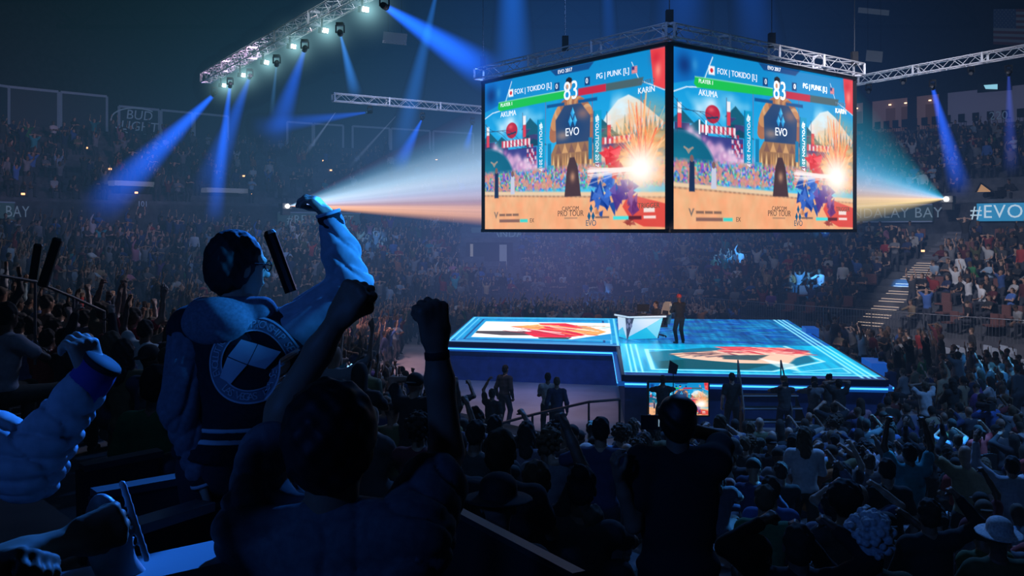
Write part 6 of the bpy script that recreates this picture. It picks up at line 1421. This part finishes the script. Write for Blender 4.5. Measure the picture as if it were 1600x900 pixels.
beam(475, 80, 428, 220, 28.8, 40, .09, .8, .36, 'soft blue beam under the fourth white lamp of the left truss')
beam(432, 103, 424, 180, 30.6, 36, .04, .16, .22, 'thread-thin grey-blue beam left of the soft one', (.05, .2, .5))
beam(532, 54, 556, 150, 26, 40, .04, .42, .3, 'thin slightly tilted blue beam under the fifth white lamp', (.03, .2, .7))
beam(606, 13, 770, 118, 23.4, 34, .12, .95, 1.55, 'strong blue beam aimed right towards the top of the screens')
beam(684, -20, 622, 250, 30, 52, .06, 1.0, .26, 'long dim blue beam crossing behind the strong one', (.02, .2, .8))
beam(571, 176, 395, 200, 44.7, 46, .07, .75, .8, 'blue beam shooting left from the short truss')
beam(659, 187, 622, 262, 46.5, 56, .05, .75, .5, 'small blue beam slanting left below the middle of the short truss')
beam(738, 194, 728, 235, 48.2, 55, .03, .4, .3, 'tiny faint beam at the right end of the short truss')
beam(524, 176, 478, 240, 43.9, 60, .02, .2, .14, 'hair-thin pale beam under the left end of the short truss', (.15, .22, .4), head=False)
beam(618, 182, 545, 262, 45.8, 62, .02, .22, .12, 'hair-thin pale beam under the middle of the short truss', (.15, .22, .4), head=False)
beam(800, -95, 802, 165, 37, 37.5, .55, 1.15, .85, 'wide pale blue column of light entering above the left screen', (.012, .18, .95), fade=.55, head=False)
beam(945, -90, 955, 110, 44, 44, .3, .55, .30, 'faint column of light above the middle of the left screen', (.012, .16, .9), fade=.6, head=False)
beam(1070, -100, 1062, 105, 43, 43, 1.4, 1.6, .42, 'wide blue column of light above the meeting corner of the screens', (.012, .15, .9), fade=.7, head=False)
beam(1165, -90, 1190, 120, 44, 44, 1.0, 1.5, .32, 'blue column of light above the right screen', (.012, .15, .9), fade=.7, head=False)
beam(1458, 140, 1502, 300, 36.3, 47, .10, .75, .75, 'blue beam falling from the right truss onto the right stand', (.02, .12, .95))
beam(1576, 118, 1580, 270, 33.4, 44, .06, .5, .22, 'faint violet-blue beam at the right edge of the picture', (.06, .12, .8))
for px, py, Y, lab in ((1357, 142, 38.4, 'unlit moving head lamp beside the right screen edge'), (1411, 128, 37.4, 'small unlit lamp left of the lit lamp on the right truss'), (1517, 113, 35, 'small unlit lamp right of the lit lamp on the right truss'), (1320, 168, 40, 'unlit moving head close under the start of the right truss')):
    if px > 1330: moving_head(at(px, py, Y), at(px, py+60, Y-3), lab, lit=False)
# projectors and their fans of picture light
def fan(name, apex, quad, ramp, s, label, seed):
    apex = Vector(apex); mb = MB(); mb.v = [(0, 0, 0)]+[tuple(Vector(q)-apex) for q in quad]; mb.f = [(0, 2, 1), (0, 3, 2), (0, 4, 3), (0, 1, 4), (1, 2, 3, 4)]
    e = [(Vector(q)-apex) for q in quad]; tz = [v.z/math.hypot(v.x, v.y) for v in e]; lo, hi = min(tz), max(tz)
    # the fan's lower and upper edges change along its width, so the edges are taken from the two side walls
    def build(t, em, N):
        tc = t.nodes.new('ShaderNodeTexCoord'); sp = t.nodes.new('ShaderNodeSeparateXYZ'); t.links.new(tc.outputs['Object'], sp.inputs[0]); X, Y, Z = sp.outputs
        a, b = Vector(quad[1])-Vector(quad[0]), Vector(quad[0])-apex; a.z = 0; u = a.normalized(); n = Vector((-u.y, u.x, 0)); D = b.dot(n)
        dep = N('ADD', N('MULTIPLY', X, n.x), N('MULTIPLY', Y, n.y)); lat = N('ADD', N('MULTIPLY', X, u.x), N('MULTIPLY', Y, u.y))
        q = N('DIVIDE', N('MULTIPLY', Z, D), dep); z0, z1 = quad[0][2]-apex.z, quad[2][2]-apex.z
        w = N('DIVIDE', N('SUBTRACT', q, z0), z1-z0); la = N('DIVIDE', lat, dep)
        cv = t.nodes.new('ShaderNodeCombineXYZ'); t.links.new(N('MULTIPLY', w, 26.0), cv.inputs[0]); t.links.new(N('MULTIPLY', la, 4.0), cv.inputs[1]); cv.inputs[2].default_value = seed
        nz = t.nodes.new('ShaderNodeTexNoise'); nz.inputs['Scale'].default_value = 1.0; nz.inputs['Detail'].default_value = 3; t.links.new(cv.outputs[0], nz.inputs['Vector'])
        rp = t.nodes.new('ShaderNodeValToRGB'); el = rp.color_ramp.elements; el[0].position, el[0].color = ramp[0][0], (*ramp[0][1], 1); el[1].position, el[1].color = ramp[-1][0], (*ramp[-1][1], 1)
        for ps_, c_ in ramp[1:-1]: e_ = el.new(ps_); e_.color = (*c_, 1)
        t.links.new(w, rp.inputs['Fac']); t.links.new(rp.outputs['Color'], em.inputs['Color'])
        r = N('DIVIDE', dep, D); st_ = N('ADD', .35, N('MULTIPLY', nz.outputs['Fac'], 1.3)); fl = N('DIVIDE', s, N('POWER', N('ADD', N('ABSOLUTE', r), .02), 1.25))
        t.links.new(N('MULTIPLY', st_, fl), em.inputs['Strength'])
    o = mb.build(name, vol_mat('projector_glow', build)); o.location = apex; tag(o, label, 'light beam', None, 'stuff'); return o
up_ = V3(0, 0, 1)
A1_ = at(450, 322, 56); A2_ = at(1478, 311, 47.5)
zb, zt_ = 5.72, 10.55
nrmL = (CL-CC).normalized(); nrmR = (CR-CC).normalized()
qL = [CL+nrmL*.15, CF+nrmL*.15]; qR = [CF+nrmR*.15, CR+nrmR*.15]
fan('projector_fan', A1_, [(qL[0].x, qL[0].y, zb), (qL[1].x, qL[1].y, zb), (qL[1].x, qL[1].y, zt_), (qL[0].x, qL[0].y, zt_)],
    [(0, (.9, .40, .16)), (.16, (.8, .42, .26)), (.24, (.35, .22, .30)), (.28, (.7, .55, .55)), (.34, (.40, .38, .55)), (.5, (.55, .7, .85)), (.68, (.5, .62, .75)), (.86, (.10, .42, .62)), (.95, (.12, .22, .45)), (1, (.3, .08, .16))], .054, 'fan of peach and pale blue projector light reaching the left screens', 1.7)
zb2, zt2 = 5.72, 11.2
fan('projector_fan', A2_, [(qR[0].x, qR[0].y, zb2), (qR[1].x, qR[1].y, zb2), (qR[1].x, qR[1].y, zt2), (qR[0].x, qR[0].y, zt2)],
    [(0, (.55, .42, .14)), (.2, (.8, .55, .30)), (.30, (.45, .36, .40)), (.40, (.55, .62, .7)), (.5, (.10, .35, .62)), (.7, (.02, .30, .50)), (.9, (.01, .30, .42)), (1, (.01, .22, .32))], .055, 'fan of teal and gold projector light right of the screens', 5.2)
for p, q, lab in ((A1_, CL, 'small projector with glaring lens at the tip of the left light fan'), (A2_, CR, 'small projector with glaring lens at the tip of the right light fan')):
    d = (Vector((q.x, q.y, 8))-p); d.z *= .3; R = frame_R(d); t = empty('projector', p-d.normalized()*.1); MB().box(R @ V3(0, -.45, 0), (.6, .8, .35), R).build('body', M['plastic'], t); Rz = Matrix((R.col[0], -R.col[2], R.col[1])).transposed()
    MB().lathe([(.11, -.08), (.12, .06), (.09, .08)], 12, (0, 0, 0), Rz).build('lens', mat('projector_lens', (1, 1, 1), emit=(1, .95, .9), es=16), t); MB().box(R @ V3(0, -.45, -.35), (.5, .5, .4), R).build('stand', M['metal'], t); tag(t, lab, 'projector')
# ------------------------------------------------------------------ lamps that light the hall, some added with no fixture
def spot(loc, aim, power, col, ang, blend=.5, r=.15):
    l = bpy.data.lights.new('spot', 'SPOT'); l.energy = power; l.color = col; l.spot_size = math.radians(ang); l.spot_blend = blend; l.shadow_soft_size = r
    o = bpy.data.objects.new('spot_lamp', l); link(o); o.location = loc; o.rotation_euler = (Vector(aim)-Vector(loc)).to_track_quat('-Z', 'Y').to_euler(); return o
BLU = (.03, .25, 1.0); CY = (.10, .50, 1.0)
def lightset():
    spot((1.2, 13.0, 11.0), (-1.35, 2.9, 5.0), 15000, (.02, .20, 1), 10.5, .6, .12)      # rim of the foreground left
    spot((-5.5, -4.0, 9.5), (-.9, 2.9, 5.0), 420, (.04, .20, 1), 21, .8, .4)              # soft blue on the jacket's back
    spot((-2, 2, 12), (1.0, 15, 1.5), 350, (.12, .35, 1), 70, 1, .5)
    spot((6, 20, 13), (5, 14, 1), 5200, (.08, .30, 1), 90, 1, .5)                        # floor crowd
    spot((15, 17, 14), (10, 19, 0), 4200, (.12, .36, 1), 95, 1, .5)
    for a, w, px, py, Y in ((6.5, 42000, 1250, 455, 47), (4.0, 45000, 1412, 415, 43.5), (4.5, 40000, 1112, 430, 55), (8, 26000, 1560, 535, 27), (10, 22000, 1480, 690, 19), (7, 34000, 1215, 800, 10.5), (3.4, 40000, 1275, 372, 54), (5, 22000, 925, 690, 14), (5, 26000, 580, 395, 60), (7, 16000, 270, 470, 30), (9, 20000, 1400, 660, 20), (5, 24000, 930, 470, 54)):
        t = at(px, py, Y); spot((15.5, 33.5, 12.2) if px > 1050 and Y > 40 else (13, 20, 12.5) if px > 1050 else (-4.5, 31, 12.2) if Y > 25 else (4, 22, 12), t, w, (.05, .36, 1), a, .6, .1)
    spot((9, 26, 13.5), (21, 44, 3), 9000, (.85, .82, .95), 62, 1, .6)                  # right stand, almost neutral
    spot((2, 34, 13.5), (8, 60, 3), 2200, (.35, .5, 1), 75, 1, .6)
    spot((2, 34, 13.5), (-14, 55, 3), 2600, (.20, .38, 1), 80, 1, .6)
    spot((-6, 30, 13.5), (-31, 56, 9.5), 6500, (.75, .45, .75), 42, 1, .5)  # pinkish spot added to tint the upper left stand
    spot((-6, 28, 13), (-5.5, 36, .8), 9000, (.95, .55, .6), 26, 1, .4)                   # warm patch left of stage
    spot((1.5, 22, 13), (0.9, 28.5, 0), 3400, (.75, .58, .95), 30, 1, .4)                # bare floor
    spot((12.5, 2.9, 9.4), (-.64, 3.46, 5.66), 17000, (.02, .28, 1), 3.5, .4, .08); spot((1, 22, 11), (.8, 33, .6), 3200, (.05, .2, 1), 40, 1, .4)  # second spot added to tint the left stage skirt blue
    spot((5.2, 15, 9), (5.7, 34.8, 2.7), 9000, (1, .66, .55), 9, .8, .2)              # unseen lamp added for the players, no fixture there
    spot((-5.5, 25, 15), (-5.5, 26, 12), 420, (.8, .85, 1), 130, 1, .3); spot((-10, 32.5, 15), (-10.5, 33.5, 12), 420, (.8, .85, 1), 130, 1, .3); spot((-6, 40, 14), (-5, 45.5, 12), 500, (.8, .8, 1), 100, 1, .3); spot((19.5, 29, 14.5), (17, 34.5, 12), 420, (.75, .85, 1), 120, 1, .3); spot((3, 25, 15), (5, 31, 11.6), 300, (.2, .4, 1), 130, 1, .3)  # unseen spots added to brighten the trusses
    spot((1, 24, 12.5), (-8, 15, 3), 3600, (.9, .75, .8), 46, 1, .4); spot((0, 20, 12), (-3, 13, 2), 1500, (.35, .5, 1), 60, 1, .4)  # unseen fill added for the left crowd
lightset()
# ------------------------------------------------------------------ haze glow of the hall, emitted by the world volume itself
w = bpy.data.worlds.new('hall'); SC.world = w; w.use_nodes = True; t = w.node_tree; t.nodes.clear(); out = t.nodes.new('ShaderNodeOutputWorld')
bg = t.nodes.new('ShaderNodeBackground'); bg.inputs['Color'].default_value = (.002, .004, .008, 1); bg.inputs['Strength'].default_value = 1; t.links.new(bg.outputs[0], out.inputs['Surface'])
HAZE = [((0, 56, 5), (22, 24, 8), (.0010, .0021, .0048)), ((4, 44, 13), (10, 13, 8), (.0001, .0010, .0044)), ((-8, 34, 11), (8, 12, 5), (.0001, .0009, .0010)), ((3, 51, 3), (7, 7, 4), (.0030, .0013, .0045))]
def haze_nodes(t, out):
    N = lambda op, *a: mnode(t, op, *a)
    ge = t.nodes.new('ShaderNodeNewGeometry'); acc = None
    for c, rad, colr in HAZE:
        mp = t.nodes.new('ShaderNodeVectorMath'); mp.operation = 'SUBTRACT'; mp.inputs[1].default_value = c; t.links.new(ge.outputs['Position'], mp.inputs[0])
        dv = t.nodes.new('ShaderNodeVectorMath'); dv.operation = 'DIVIDE'; dv.inputs[1].default_value = rad; t.links.new(mp.outputs[0], dv.inputs[0])
        dt = t.nodes.new('ShaderNodeVectorMath'); dt.operation = 'DOT_PRODUCT'; t.links.new(dv.outputs[0], dt.inputs[0]); t.links.new(dv.outputs[0], dt.inputs[1])
        g = N('EXPONENT', N('MULTIPLY', dt.outputs['Value'], -1.0)); sc = t.nodes.new('ShaderNodeVectorMath'); sc.operation = 'SCALE'; sc.inputs[0].default_value = colr; t.links.new(g, sc.inputs['Scale'])
        if acc is None: acc = sc.outputs[0]
        else:
            ad = t.nodes.new('ShaderNodeVectorMath'); ad.operation = 'ADD'; t.links.new(acc, ad.inputs[0]); t.links.new(sc.outputs[0], ad.inputs[1]); acc = ad.outputs[0]
    ad = t.nodes.new('ShaderNodeVectorMath'); ad.operation = 'ADD'; t.links.new(acc, ad.inputs[0]); ad.inputs[1].default_value = (.00002, .00004, .00006)
    em = t.nodes.new('ShaderNodeEmission'); t.links.new(ad.outputs[0], em.inputs['Color']); em.inputs['Strength'].default_value = 1
    ab = t.nodes.new('ShaderNodeVolumeAbsorption'); ab.inputs['Density'].default_value = .004; a2 = t.nodes.new('ShaderNodeAddShader'); t.links.new(em.outputs[0], a2.inputs[0]); t.links.new(ab.outputs[0], a2.inputs[1]); t.links.new(a2.outputs[0], out.inputs['Volume'])
haze_nodes(t, out)
# ------------------------------------------------------------------ camera
cam = bpy.data.cameras.new('camera'); co = bpy.data.objects.new('camera', cam); link(co); co.location = (0, 0, EYE); co.rotation_euler = (PI/2, 0, 0)
cam.sensor_width = 36; cam.lens = 36*FPX/1600; cam.shift_y = (HZ-450)/1600; cam.clip_end = 300; cam.clip_start = .05; SC.camera = co
SC.view_settings.view_transform = 'Standard'; SC.view_settings.look = 'None'
SC.cycles.max_bounces = 3; SC.cycles.diffuse_bounces = 1; SC.cycles.glossy_bounces = 1; SC.cycles.transparent_max_bounces = 48; SC.cycles.volume_bounces = 0; SC.cycles.use_denoising = True; SC.cycles.sample_clamp_indirect = 3
SC.cycles.volume_max_steps = 8; SC.cycles.adaptive_threshold = .03
